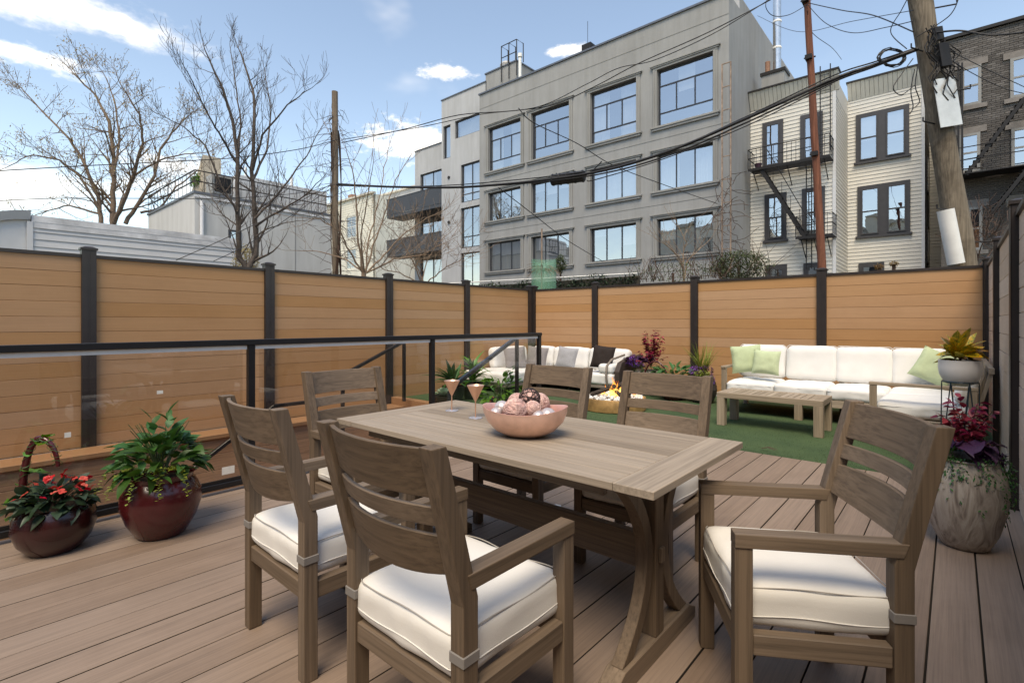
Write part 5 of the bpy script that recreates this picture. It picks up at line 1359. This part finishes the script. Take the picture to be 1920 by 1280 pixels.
# houses on the viewer's side of the block, seen in the windows
def mirror_house(x0, x1, y, h, m, label):
    e_ = empty('rear_house', Vector((x0, y, GZ)), label, 'house')
    rr = []
    n_ = max(2, int((x1 - x0) / 2.6))
    for k in range(n_):
        for f in range(int(h / 3.2)):
            xx = .8 + k * (x1 - x0 - .8) / n_; rr.append((xx, xx + 1.1, .9 + f * 3.1, 2.7 + f * 3.1))
    b_ = MB(); wall_open(b_, 0, x1 - x0, 0, h, 0, rr); b_.v = [(v[0], -v[1], v[2]) for v in b_.v]
    b_.box(0, x1 - x0, -8, -.3, 0, h - .01); b_.build('wall', m, e_)
    for r in rr: MB().box(r[0], r[1], -.27, -.24, r[2], r[3]).build('pane', M['room'], e_)
    MB().box(-.1, x1 - x0 + .1, -.3, .3, h + .001, h + .3).build('cornice', M['corrug'], e_)
xe = -.2                                                            # unseen block at the house, added to shade the foreground and cut fill
eh = empty('unseen_shade_block', Vector((xe, -2.3, -3)), 'unseen block standing in for the house behind the viewpoint, added to darken the foreground', 'house')
MB().box(0, 9, -5, 0, 0, 5.8).build('wall', M['brickred'], eh); MB().box(-.1, 9.1, -5.1, .1, 5.801, 5.95).build('coping', M['coping'], eh)
mirror_house(-27, -17, -13, 15.0, M['cream'], 'cream house on the near side, reflected in the left windows of the grey building')
mirror_house(-16.9, -8, -13.5, 14.2, M['white_st'], 'white house on the near side, reflected in the lower windows of the grey building')
mirror_house(-7.9, 0, -13, 15.4, M['cream'], 'pale house on the near side, reflected in the right windows of the grey building')
mirror_house(.1, 9, -13.2, 16, plain('orange_brick', (.55, .22, .09), .85), 'orange brick house on the near side, reflected in the clapboard building windows')
# ---------------------------------------------------------------- bare trees
M['bark'] = plain('bark_dark', (.105, .085, .073), .9, 0, .2, .4, 14, 0, .5, 30)
M['bark2'] = plain('bark_warm', (.16, .115, .085), .9, 0, .2, .4, 14, 0, .5, 30)
M['twig'] = plain('twig_tan', (.24, .17, .12), .9, 0, .2, .3, 14)
M['dryleaf'] = leafmat('dry_leaf', (.30, .20, .09), .2, .02, .7, (.42, .33, .14), 2, .3)
def grow(b, p, d, L, r, depth, rr, up=.12, spread=.6, kids=(3, 5), tips=None, wob=.16, minr=.004):
    n = 5; pts = [p]; rs = [r]
    for k in range(n):
        d = (d + V(rr.uniform(-1, 1), rr.uniform(-1, 1), rr.uniform(-1, 1)) * wob + V(0, 0, up * .5)).normalized()
        p = p + d * L / n; pts.append(p); rs.append(max(minr, r * (1 - .62 * (k + 1) / n)))
    b.tube(pts, rs, 6 if r > .04 else (4 if r > .015 else 3), cap=False)
    if depth == 0:
        if tips is not None: tips.append((pts[-1], d)); tips.append((pts[3], d))
        return
    for i in range(rr.randint(*kids)):
        k = rr.randint(1, n); q = pts[k]; ax = V(rr.uniform(-1, 1), rr.uniform(-1, 1), rr.uniform(-.6, 1)).normalized()
        dd = (d * (1 - spread) + ax * spread + V(0, 0, up)).normalized()
        grow(b, q, dd, L * rr.uniform(.5, .78), max(minr, rs[k] * .68), depth - 1, rr, up, spread, kids, tips, wob, minr)
    grow(b, pts[-1], d, L * .7, max(minr, rs[-1] * .95), depth - 1, rr, up, spread, kids, tips, wob, minr)
def bare_tree(name, label, t0, base, limbs, bark, seed, sub, rbase, group=None, depth=2, up=.1, spread=.55, kids=(2, 4), leaves=0, minr=.004, tscale=1.0, cat='tree', thick=1.0, low=1.0):
    """limbs: polylines in view coordinates at depth t0, given a depth swing of their own"""
    rr = random.Random(seed); root = at(base[0], base[1], t0); g0 = Vector((root.x, root.y, GZ))
    e_ = empty(name, g0, label, cat, group)
    trunk = MB(); crown = MB(); tips = []
    trunk.tube([g0 - g0, (root - g0) * .5, root - g0], [rbase * 1.25, rbase * 1.08, rbase], 10)
    for (pl, r0, r1, sw) in limbs:
        pl = [(x, base[1] - (base[1] - y) * low) for x, y in pl]
        r0 *= thick; r1 *= thick
        P = []; n = len(pl)
        for i, (x, y) in enumerate(pl):
            P.append(at(x, y, t0 + sw * (i / max(1, n - 1))) - g0)
        D = []
        for i in range(n - 1):
            for k in range(4):
                f = k / 4; q = P[i].lerp(P[i + 1], f)
                D.append(q + V(rr.uniform(-1, 1), rr.uniform(-1, 1), rr.uniform(-1, 1)) * .03 * tscale)
        D.append(P[-1]); m = len(D)
        rs = [r0 + (r1 - r0) * (i / (m - 1)) for i in range(m)]
        (trunk if r0 > rbase * .55 else crown).tube(D, rs, 8 if r0 > .04 else 5, cap=True)
        for i in range(2, m):
            if rr.random() < sub:
                d0 = (D[i] - D[i - 1]).normalized(); ax = V(rr.uniform(-1, 1), rr.uniform(-1, 1), rr.uniform(-.3, .8)).normalized()
                f = i / m
                grow(crown, D[i], (d0 * (1 - spread) + ax * spread).normalized(), (1.6 - .7 * f) * tscale * rr.uniform(.6, 1.1), max(minr, rs[i] * .55), depth, rr, up, spread, kids, tips, .16, minr)
        grow(crown, D[-1], (D[-1] - D[-2]).normalized(), 1.0 * tscale, max(minr, r1), depth, rr, up, spread, kids, tips, .16, minr)
    trunk.build('trunk', bark, e_, 60); c_ = crown.build('branches', bark, e_, 60)
    if leaves:
        lf = MB(); sm = leaf_mesh('dry', M['dryleaf'], 1, .5, .1, .2, 2)
        for k in range(leaves):
            p, d = rr.choice(tips); add_leaf(lf, sm, p + V(rr.uniform(-1, 1), rr.uniform(-1, 1), rr.uniform(-1, .4)) * .16 * tscale, rr.uniform(0, 6.28), rr.uniform(-1.4, .3), 0, rr.uniform(.05, .11) * tscale)
        o_ = lf.build('dry_leaves', M['dryleaf'], e_); o_['kind'] = 'stuff'
    return e_
T1 = 13.0
bare_tree('bare_tree', 'tall bare dark tree with forked trunk rising behind the left fence', T1, (464, 505), [
    ([(464, 505), (448, 480), (446, 400), (445, 280), (436, 210), (418, 150), (392, 90)], .115, .028, -.8),
    ([(464, 505), (480, 478), (478, 400), (472, 310), (478, 210), (474, 150), (452, 80)], .125, .03, .6),
    ([(446, 300), (420, 255), (398, 215), (372, 160), (345, 105)], .05, .014, -1.4),
    ([(445, 285), (452, 220), (440, 130), (432, 70)], .045, .014, .9),
    ([(474, 330), (500, 270), (508, 190), (496, 110)], .055, .015, 1.3),
    ([(473, 310), (492, 240), (540, 180), (580, 150)], .05, .013, -1.0),
    ([(478, 405), (510, 370), (548, 320), (575, 280), (600, 230)], .055, .014, .8),
    ([(480, 420), (520, 392), (570, 360), (600, 330)], .05, .013, -1.2),
    ([(446, 390), (415, 340), (385, 260), (345, 225), (300, 200)], .055, .012, -.8),
    ([(446, 420), (420, 400), (400, 370), (392, 345)], .035, .012, .9),
    ([(480, 440), (500, 425), (540, 412), (575, 408)], .035, .010, .6)], M['bark'], 4, .72, .12, depth=2, up=.14, spread=.5, kids=(2, 3), minr=.0035, tscale=.5, thick=.62, low=.95)
bare_tree('bare_tree', 'wide spreading tree with a few dry leaves at the far left behind the white siding', 27.0, (212, 425), [
    ([(212, 425), (212, 380), (214, 300), (205, 230), (180, 180), (140, 140)], .26, .06, 1.5),
    ([(212, 425), (228, 385), (250, 330), (268, 270), (262, 215), (240, 180)], .22, .05, -1.8),
    ([(190, 420), (185, 370), (160, 310), (130, 260), (80, 210), (40, 165)], .20, .045, 1.0),
    ([(235, 420), (260, 380), (290, 330), (300, 280), (330, 240), (350, 220)], .20, .045, 2.0),
    ([(188, 395), (150, 330), (110, 300), (60, 290), (20, 310)], .12, .035, -1.5),
    ([(185, 400), (130, 385), (90, 395), (50, 410)], .10, .03, 1.2),
    ([(214, 330), (225, 260), (215, 190), (200, 150)], .12, .04, 2.2), ([(250, 330), (300, 300), (345, 290), (390, 285)], .10, .03, -1.0),
    ([(262, 400), (300, 390), (330, 350), (370, 320), (410, 300)], .12, .035, 1.6)], M['bark2'], 8, .78, .2, depth=2, up=.04, spread=.55, kids=(2, 3), leaves=5200, minr=.0085, tscale=1.2, thick=.55)
bare_tree('bare_shrub', 'multi-stemmed tan bare shrub with arching twigs right of the vine covered pole', 13.0, (682, 512), [
    ([(682, 512), (672, 440), (668, 360), (664, 290), (650, 235)], .04, .010, -.6), ([(684, 512), (700, 450), (720, 380), (742, 300), (772, 240)], .035, .009, .8),
    ([(680, 512), (655, 460), (640, 420), (600, 390), (560, 385)], .035, .009, -1.0), ([(686, 512), (720, 470), (760, 420), (800, 385), (830, 370)], .032, .009, .9),
    ([(684, 512), (690, 440), (710, 350), (720, 270), (735, 200)], .03, .008, 1.4), ([(682, 512), (650, 480), (600, 462), (545, 460)], .03, .008, .6),
    ([(688, 512), (740, 480), (790, 470), (840, 440)], .03, .008, -.8), ([(684, 512), (676, 430), (690, 330), (700, 260)], .03, .008, -1.4)],
    M['twig'], 12, .55, .06, depth=1, up=.16, spread=.5, kids=(1, 3), minr=.0038, tscale=.7, cat='shrub', low=.82, thick=.8)
bare_tree('bare_shrub', 'low tangle of bare twigs in front of the balconies', 14.5, (790, 530), [
    ([(790, 530), (770, 480), (745, 440), (720, 420)], .02, .007, -.6), ([(790, 530), (800, 490), (820, 455), (850, 430)], .02, .007, .6),
    ([(795, 530), (780, 500), (790, 470), (770, 430)], .02, .007, .3), ([(800, 530), (830, 505), (860, 490), (880, 470)], .02, .007, -.3), ([(785, 530), (750, 512), (720, 505), (690, 480)], .02, .007, -.3)],
    M['twig'], 14, .85, .03, depth=2, up=.08, spread=.65, kids=(2, 3), minr=.004, tscale=.6, cat='shrub')
bare_tree('bare_shrub', 'pale branched bare shrub in front of the lower right windows of the grey building', 13.5, (1282, 525), [
    ([(1282, 525), (1278, 490), (1262, 470), (1240, 455)], .022, .008, -.4), ([(1282, 525), (1288, 490), (1310, 468), (1330, 450)], .022, .008, .4), ([(1282, 525), (1280, 480), (1286, 455), (1275, 430)], .02, .008, .2)],
    M['twig'], 15, .8, .03, depth=1, up=.12, spread=.55, kids=(1, 3), minr=.0042, tscale=.5, cat='shrub')
bare_tree('bare_shrub', 'brown thorny undergrowth along the brick building behind the right fence corner', 10.5, (1830, 500), [
    ([(1830, 500), (1840, 460), (1850, 440)], .014, .006, -.4), ([(1835, 500), (1860, 470), (1885, 455)], .014, .006, .4), ([(1820, 500), (1815, 470), (1825, 440)], .014, .006, .2)],
    M['stembr'], 16, .9, .02, depth=2, up=.08, spread=.6, kids=(2, 3), minr=.004, tscale=.4, cat='shrub')

# hedges and green things above the back fence
def leafy_mass(name, label, cat, c, rx, ry, rz, n, m, size, twigs=0, mt='stembr', seed=1):
    rr = random.Random(seed); b = MB(); e_ = empty(name, Vector((c.x, c.y, GZ)), label, cat); O_ = Vector((c.x, c.y, GZ))
    for i in range(n):
        d = V(rr.gauss(0, 1), rr.gauss(0, 1), rr.gauss(0, 1)).normalized() * rr.uniform(.45, 1) ** .6
        k = 1 + .35 * noise.noise(V(d.x * 2.3 + seed, d.y * 2.3, d.z * 2.3))
        add_leaf(b, tiny, c - O_ + V(d.x * rx, d.y * ry, d.z * rz) * k, rr.uniform(0, 6.28), rr.uniform(-1, 1.2), 0, size * rr.uniform(.6, 1.3))
    o_ = b.build('foliage', m, e_); o_['kind'] = 'stuff'
    if twigs:
        q = MB()
        for i in range(twigs):
            p = c - O_ + V(rr.uniform(-rx, rx), rr.uniform(-ry, ry), -rz * .6); d = V(rr.uniform(-.6, .6), rr.uniform(-.5, .5), 1).normalized(); pts = [p]
            for k in range(5): d = (d + V(rr.uniform(-.4, .4), rr.uniform(-.4, .4), rr.uniform(-.2, .3))).normalized(); p = p + d * rz * .5; pts.append(p)
            q.tube(pts, [.009, .008, .007, .006, .005, .003], 3)
        q.tube([V(0, 0, 0), V(0, 0, c.z - GZ)], .03, 6); q.build('stems', M[mt], e_)
    else:
        MB().tube([V(0, 0, 0), V(0, 0, c.z - GZ)], .03, 6).build('stem', M[mt], e_)
    return e_
M['ivy'] = leafmat('ivy_dark', (.022, .045, .024), .2, .02, .55, (.045, .075, .035), 3, .15)
M['conifer'] = leafmat('conifer', (.055, .085, .03), .2, .02, .6, (.09, .12, .05), 3, .15)
a = onY(815, 526, 12.0); c = onY(1195, 530, 12.0)
e = empty('ivy_hedge', Vector(((a.x + c.x) / 2, 12, GZ)), 'dark ivy covered fence behind the back corner', 'hedge'); O = e.location.copy()
MB().box(a.x - O.x, c.x - O.x, .1, .16, 0, 2.45 - GZ).build('fence_core', plain('hedge_core', (.05, .045, .035), .9), e)
MB().tube([(a.x - O.x, 0, 2.62 - GZ), (c.x - O.x, 0, 2.50 - GZ)], .022, 6).build('pipe_rail', M['channel'], e)
b = MB(); rr = random.Random(2)
for i in range(9000):
    x = rr.uniform(a.x, c.x) - O.x; z_ = rr.uniform(.6, 2.42 + .16 * noise.noise(V(x * 1.3, 0, 0)) + .1) - GZ
    add_leaf(b, tiny, V(x, rr.uniform(-.16, .12), z_), rr.uniform(0, 6.28), rr.uniform(-1.3, .6), 0, rr.uniform(.06, .11))
o_ = b.build('ivy', M['ivy'], e); o_['kind'] = 'stuff'
leafy_mass('evergreen_shrub', 'round evergreen shrub behind the back fence below the rusty mast', 'shrub', at(1385, 500, 13.0), .75, .6, .40, 5200, M['conifer'], .05, 26, seed=3)
leafy_mass('bramble_shrub', 'sparse green and brown bramble behind the back fence left of the evergreen', 'shrub', at(1262, 512, 13.0), 1.3, .5, .28, 1300, M['conifer'], .045, 70, seed=4)
leafy_mass('conifer_sapling', 'small pointed conifer beside the green mesh guard', 'shrub', at(1051, 496, 15.5), .17, .17, .28, 1100, M['conifer'], .05, seed=5)
for px, py, lb in ((1648, 500, 'dried tan flower head above the back fence, left one'), (1676, 495, 'dried tan flower head above the back fence, right one')):
    leafy_mass('dried_hydrangea', lb, 'plant', at(px, py, 8.6), .07, .07, .045, 260, M['dryleaf'], .026, seed=px)
leafy_mass('russet_shrub', 'russet leafed bush glimpsed behind the forked trunk', 'shrub', at(462, 488, 15.0), .4, .35, .45, 900, M['dryleaf'], .07, 10, seed=9)
gp = at(1019, 520, 14.0); e = empty('mesh_guard', Vector((gp.x, gp.y, GZ)), 'green plastic mesh guard round a bare sapling with a stake', 'plant guard')
M['mesh'] = glassmat('green_mesh', (.55, .85, .65), 1.2, .05); t = NT('green_net'); t.col((.20, .45, .30)); t.set(.6)
tr = t.n('ShaderNodeBsdfTransparent'); ms = t.n('ShaderNodeMixShader'); ms.inputs[0].default_value = .42; t.l(tr.outputs[0], ms.inputs[1]); t.l(t.p.outputs[0], ms.inputs[2]); t.l(ms.outputs[0], t.out.inputs[0])
top = at(1019, 488, 14).z - GZ
q = MB(); N = 24
for z_ in (1.5, top): 
    for k in range(N): a_ = 2 * math.pi * k / N; q.v.append((.34 * math.cos(a_) * (1 + .06 * math.sin(3 * a_)), .34 * math.sin(a_), z_ + .03 * math.sin(a_ * 2)))
for k in range(N): q.f.append((k, (k + 1) % N, N + (k + 1) % N, N + k))
q.build('mesh_sleeve', t.m, e, 60); MB().tube([(.0, -.1, 0), (.02, -.1, top + .85)], .022, 6).build('stake', M['rust'], e)
q = MB(); rr = random.Random(6)
for i in range(60):
    p = V(0, 0, top - .3); d = V(rr.uniform(-1, 1), rr.uniform(-1, 1), .7).normalized(); pts = [p]
    for k in range(6): d = (d + V(0, 0, -.28)).normalized(); p = p + d * .09; pts.append(p)
    q.tube(pts, .005, 3)
q.build('sapling_twigs', M['bark2'], e)

# ---------------------------------------------------------------- poles
M['polewood'] = wood('pole_wood', (.19, .145, .105), 2, .4, 40, .85, .1, .2, .5)
M['polegrey'] = wood('pole_weathered', (.21, .172, .13), 2, .4, 30, .85, .1, .2, .7, .55)
M['polered'] = wood('pole_red_paint', (.20, .075, .045), 2, .45, 30, .8, .1, .25, .5)
def tree_tube(pts, rs, n, amp, seed):
    b = MB().tube(pts, rs, n); out = []
    for v in b.v:
        p = Vector(v); out.append(tuple(p + noise.noise_vector(V(p.x * 5 + seed, p.y * 5, p.z * 1.5)) * amp))
    b.v = out; return b
tL = 14.0; pb = at(630, 510, tL); pt = at(628, 172, tL)
pl = empty('utility_pole', Vector((pb.x, pb.y, GZ)), 'wooden utility pole overgrown with dry vines behind the left fence', 'utility pole'); O = pl.location.copy()
pts = [V(0, 0, 0).lerp(pt - O, k / 14) for k in range(15)]
tree_tube(pts, [.10 - .0015 * k for k in range(15)], 12, .015, 1).build('shaft', M['polewood'], pl, 60)
q = MB(); rr = random.Random(21); H = pt.z - GZ
for i in range(170):
    z0 = H * (.3 + .66 * rr.random() ** 1.4); a = rr.uniform(0, 6.28); p = V(math.cos(a) * .13, math.sin(a) * .13, z0); d = V(math.cos(a), math.sin(a), rr.uniform(-.5, .9)).normalized(); pts = [p]
    long = rr.random() < .35
    for k in range(7): d = (d + V(rr.uniform(-.5, .5), rr.uniform(-.5, .5), rr.uniform(-.5, .2))).normalized(); p = p + d * (.16 if long else .07); pts.append(p)
    q.tube(pts, [.009 - .0008 * k for k in range(8)], 3)
for i in range(9):
    a0 = rr.uniform(0, 6.28); q.tube([V(math.cos(a0 + s * .16) * .135, math.sin(a0 + s * .16) * .135, .3 + (H - rr.uniform(.5, .7)) * s / 40) for s in range(38)], .012, 4)
o_ = q.build('dry_vines', M['stembr'], pl); o_['kind'] = 'stuff'

tR = 7.7; base = at(1806, 500, tR); top = at(1716, -60, tR)
pr = empty('utility_pole', Vector((base.x, base.y, GZ)), 'thick leaning timber utility pole with grey patches at the right', 'utility pole'); O = pr.location.copy()
ax = (top - base); g0 = base - ax * ((base.z - GZ) / ax.z); pr.location = g0; O = g0.copy()
def onpole(s): return ax * s                                            # s along the axis, 0 at ground
sB = (base.z - GZ) / ax.z; sT = sB + 1.25; npt = 26
pts = [onpole(sT * k / (npt - 1)) for k in range(npt)]
tree_tube(pts, [.205 - .003 * k for k in range(npt)], 20, .02, 7).build('shaft', M['polegrey'], pr, 60)
def pole_at(y): z_ = (HY - y) / F_PX * tR + CAMZ; return onpole((z_ - GZ) / ax.z)
q = MB(); rr = random.Random(31)
for i, y in enumerate((20, 100, 175, 235, 320, 395, 455)):
    p = pole_at(y); s_ = -1 if i % 2 else 1; d = (RT * s_ - FW * .4).normalized()
    MB().tube([p + d * .15, p + d * .42, p + d * .42 + V(0, 0, .06)], .011, 6).build('step_bolt', M['iron'], pr)
axd = ax.normalized(); sidev = RT - axd * RT.dot(axd); sidev.normalize(); outv = axd.cross(sidev); outv = outv if outv.dot(FW) < 0 else -outv
def pole_panel(name, y0, y1, w, off, m, thick=.012, shift=0):
    a_, b_ = pole_at(y0) + outv * off + sidev * shift, pole_at(y1) + outv * off + sidev * shift; q = MB()
    s_ = sidev * w / 2; t_ = outv * thick
    q.hexa([b_ - s_, b_ + s_, b_ + s_ + t_, b_ - s_ + t_], [a_ - s_, a_ + s_, a_ + s_ + t_, a_ - s_ + t_]); return q.build(name, m, pr, None, .004)
M['panelw'] = plain('galvanised_sheet', (.62, .62, .60), .45, .4, .4, .16, 4)
pole_panel('sheet_guard', 158, 246, .33, .195, M['panelw'], shift=-.02)
pole_panel('terminal_box', 98, 140, .15, .17, M['iron'], .10); pole_panel('bracket_plate', 66, 90, .12, .17, M['iron'], .06)
a_, b_ = pole_at(393) + sidev * -.27 + outv * .16, pole_at(492) + sidev * -.24 + outv * .16
MB().tube([a_, b_], .105, 18).build('white_conduit', plain('conduit_white', (.72, .71, .68), .5, 0, .4, .08, 5), pr, 50)
q = MB()
for k in range(14):
    pts = []; o0 = rr.uniform(-.2, .2); s0 = pole_at(rr.uniform(60, 110)); s1 = pole_at(rr.uniform(140, 200))
    for j in range(10): pts.append(s0.lerp(s1, j / 9) + outv * (.20 + .05 * rr.random()) + sidev * (o0 + .06 * math.sin(j * 1.3 + k)))
    q.tube(pts, .008, 5)
q.build('cable_tangle', M['iron'], pr)

tM = 12.0; pb = at(1541, 500, tM); pt = at(1511, -40, tM)
pm_ = empty('utility_pole', Vector((pb.x, pb.y, GZ)), 'slim red-brown peeling pole in front of the beige clapboard building', 'utility pole')
ax2 = pt - pb; g2 = pb - ax2 * ((pb.z - GZ) / ax2.z); pm_.location = g2
s2 = (pb.z - GZ) / ax2.z + 1.0
tree_tube([ax2 * s2 * k / 24 for k in range(25)], [.105 - .0015 * k for k in range(25)], 12, .012, 3).build('shaft', M['polered'], pm_, 60)
q = MB()
for y in (3, 110, 290):
    p = at(1511 + (y / 500) * 30, y, tM) - g2; q.tube([p - RT * .12, p + RT * .14 + V(0, 0, .05)], .02, 6); q.box(p.x - .07, p.x + .07, p.y - .14, p.y + .14, p.z - .05, p.z + .05)
q.build('bracket', M['iron'], pm_)

# ---------------------------------------------------------------- overhead wires
M['cable'] = plain('cable_black', (.016, .016, .018), .5, 0, .4)
def smooth_px(px, n=14):
    out = []
    P = [px[0]] + list(px) + [px[-1]]
    for i in range(1, len(P) - 2):
        for k in range(n):
            t = k / n; r = []
            for c in (0, 1):
                p0, p1, p2, p3 = P[i-1][c], P[i][c], P[i+1][c], P[i+2][c]
                r.append(.5 * (2*p1 + (p2 - p0)*t + (2*p0 - 5*p1 + 4*p2 - p3)*t*t + (3*p1 - p0 - 3*p2 + p3)*t**3))
            out.append(tuple(r))
    out.append(tuple(px[-1])); return out
def wire_pts(px, t0, t1):
    s = smooth_px(px); xa, xb = px[0][0], px[-1][0]; out = []
    for x, y in s:
        f = (x - xa) / (xb - xa) if abs(xb - xa) > 1 else 0; out.append(at(x, y, 1 / ((1 - f) / t0 + f / t1)))
    return out
def wire(label, px, t0, t1, r, group='overhead wires', name='overhead_cable'):
    o_ = MB().tube(wire_pts(px, t0, t1), r, 6).build(name, M['cable'], None, 60); return tag(o_, label, 'cable', group)
main = [(1722, 92), (1640, 122), (1560, 150), (1400, 222), (1250, 285), (1100, 326), (900, 349), (760, 351), (632, 346)]
wire('thick black main cable sagging from the leaning pole to the vine covered pole', main, 7.6, 13.9, .027)
wire('second black cable strung just under the main cable', [(x, y + 4 + 4 * math.sin(x / 170)) for x, y in main], 7.6, 13.9, .015)
wire('third thin cable lashed along the main cable', [(x, y - 4 + 3 * math.sin(x / 90)) for x, y in main], 7.6, 13.9, .011)
wire('cable joining the main cable below the splice box', [(1560, 158), (1400, 236), (1250, 296), (1120, 336), (1100, 338)], 8.6, 10.4, .010)
wire('black wire curving across the top of the grey building', [(1460, -8), (1330, 60), (1200, 118), (1120, 160), (1040, 196), (960, 208), (860, 216), (760, 242), (640, 268)], 10.5, 13.9, .011)
wire('black wire looping beside the one across the grey building top', [(1450, -5), (1340, 62), (1230, 112), (1160, 128), (1100, 158), (1010, 200), (900, 215), (780, 240), (640, 262)], 10.5, 13.9, .009)
wire('wire dropping from the upper wires across the grey facade', [(972, 203), (1000, 230), (1080, 268), (1150, 310), (1260, 352), (1345, 382)], 13.0, 20.5, .012)
wire('wire crossing the lower windows of the grey building', [(935, 352), (1000, 402), (1060, 448), (1130, 490)], 12.0, 20.0, .011)
wire('low double line running left from the vine covered pole, upper one', [(632, 262), (560, 280), (440, 296), (300, 304), (140, 312), (-30, 322)], 13.9, 9.5, .010)
wire('low double line running left from the vine covered pole, lower one', [(630, 345), (560, 362), (420, 372), (250, 372), (100, 372), (-30, 378)], 13.9, 9.5, .008)
wire('guy wire slanting down from the vine covered pole over the shed', [(622, 345), (520, 400), (420, 448), (330, 488)], 13.9, 11.0, .010)
wire('second guy wire slanting down behind the forked tree', [(622, 352), (560, 395), (470, 455), (400, 490)], 13.9, 11.0, .008)
wire('black wire from the leaning pole up past the red pole', [(1712, 60), (1640, 30), (1580, 20), (1515, 6)], 7.6, 11.9, .009)
wire('slack wire between the leaning pole and the red pole', [(1712, 40), (1660, 52), (1600, 62), (1550, 45), (1515, 10)], 7.6, 11.9, .007)
wire('loop of wire hanging from the red pole head', [(1515, 8), (1480, 28), (1450, 30), (1436, 14), (1440, -6)], 11.9, 11.0, .008)
wire('wire rising steeply from the leaning pole to the upper edge', [(1718, 70), (1780, 30), (1800, -10)], 7.5, 7.2, .007)
wire('wire rising beside the steep one to the upper edge', [(1700, 92), (1670, 60), (1690, 20), (1706, -10)], 7.5, 7.4, .007)
wire('bundle of wires leaving the leaning pole to the right edge', [(1752, 62), (1800, 58), (1860, 66), (1930, 60)], 7.5, 6.6, .013)
wire('thin wire from the leaning pole across the brick building, upper', [(1752, 80), (1800, 105), (1860, 135), (1935, 170)], 7.5, 8.5, .006)
wire('thin wire from the leaning pole across the brick building, lower', [(1755, 92), (1810, 130), (1880, 165), (1935, 178)], 7.5, 8.5, .006)
wire('thin wire sagging from the red pole to the fire escape', [(1514, 20), (1522, 60), (1560, 90), (1578, 112)], 11.9, 18.0, .008)
wire('thin wire running high from the grey building to the leaning pole', [(1420, 30), (1500, 60), (1600, 40), (1712, 20)], 18, 7.6, .006)
# coil of spare cable on the main line
cc = at(1672, 108, 7.75); q = MB(); rr = random.Random(41)
for k in range(7):
    ph = rr.uniform(0, 6.28); a_, b_ = rr.uniform(.17, .22), rr.uniform(.11, .16); tl = rr.uniform(-.25, .25)
    q.tube([RT * (a_ * math.cos(s * .3142 + ph)) + Z * (b_ * math.sin(s * .3142 + ph) + tl * a_ * math.cos(s * .3142)) + FW * rr.uniform(-.015, .015) for s in range(20)], .0075, 5, closed=True)
o_ = q.build('cable_coil', M['cable'], None, 60, loc=cc); tag(o_, 'coil of spare black cable hanging by the leaning pole', 'cable coil')
# loose ends hanging below the pole tangle
for k, (px, lb) in enumerate((([(1712, 110), (1690, 140), (1675, 165), (1690, 178), (1715, 160)], 'drooping wire loop below the cable coil'),
                 ([(1715, 130), (1708, 170), (1712, 200), (1706, 214)], 'loose wire end dangling beside the sheet guard'), ([(1722, 120), (1716, 160), (1724, 190), (1712, 204)], 'second loose wire end beside the sheet guard'))):
    wire(lb, px, 7.55, 7.55, .007, 'loose wires at the leaning pole')
# splice box on the main cable
sa, sb2 = at(1034, 338, 10.75), at(1096, 330, 10.4)
e = empty('splice_box', (sa + sb2) / 2, 'black cylindrical cable splice box hanging on the main cable', 'splice box'); dv = (sb2 - sa) / 2
q = MB(); q.tube([-dv, -dv * .97, dv * .97, dv], [.09, .115, .115, .09], 10); q.build('casing', M['cable'], e, 50)
q = MB()
for f in (-.9, -.45, 0, .45, .9): q.tube([dv * (f - .04), dv * (f + .04)], .125, 10)
q.build('rib', M['cable'], e, 50)
q = MB().tube([dv, dv + (sb2 - sa) * .2 + V(0, 0, .06), dv + (sb2 - sa) * .5 + V(0, 0, .25)], .012, 6); q.tube([-dv * .7, -dv * .7 + V(0, 0, .14)], .012, 5); q.build('lead', M['cable'], e)

# ---------------------------------------------------------------- litter on the deck and turf
q = MB(); rr = random.Random(51); p0 = Vector((0, 0, 0))
for k in range(4):
    a_ = rr.uniform(-.6, .6); q.tube([V(0, 0, .01), V(.07 * math.cos(a_), .05 * math.sin(a_), .03), V(.15 * math.cos(a_), .10 * math.sin(a_) - .02, .02)], [.003, .002, .001], 4)
tp = onY(1425, 838, 5.45); o_ = q.build('fallen_twig', M['stembr'], None, loc=(-1.42, 5.33, 0.0)); tag(o_, 'small fallen twig at the edge of the turf', 'twig')
for (x, y, lb) in ((-.60, 3.35, 'scrap of white paper on the deck behind the right hand chair'), (-2.02, 2.78, 'tiny pale scrap on the deck under the far chairs')):
    q = MB(); q.add([(-.02, -.012, .004), (.02, -.014, .002), (.022, .012, .008), (-.018, .014, .002)], [(0, 1, 2, 3)]); q.add([(.022, .012, .008), (.04, .0, .003), (.02, -.014, .002)], [(0, 1, 2)])
    o_ = q.build('paper_scrap', M['sticker'], None, loc=(x, y, .001)); tag(o_, lb, 'scrap')
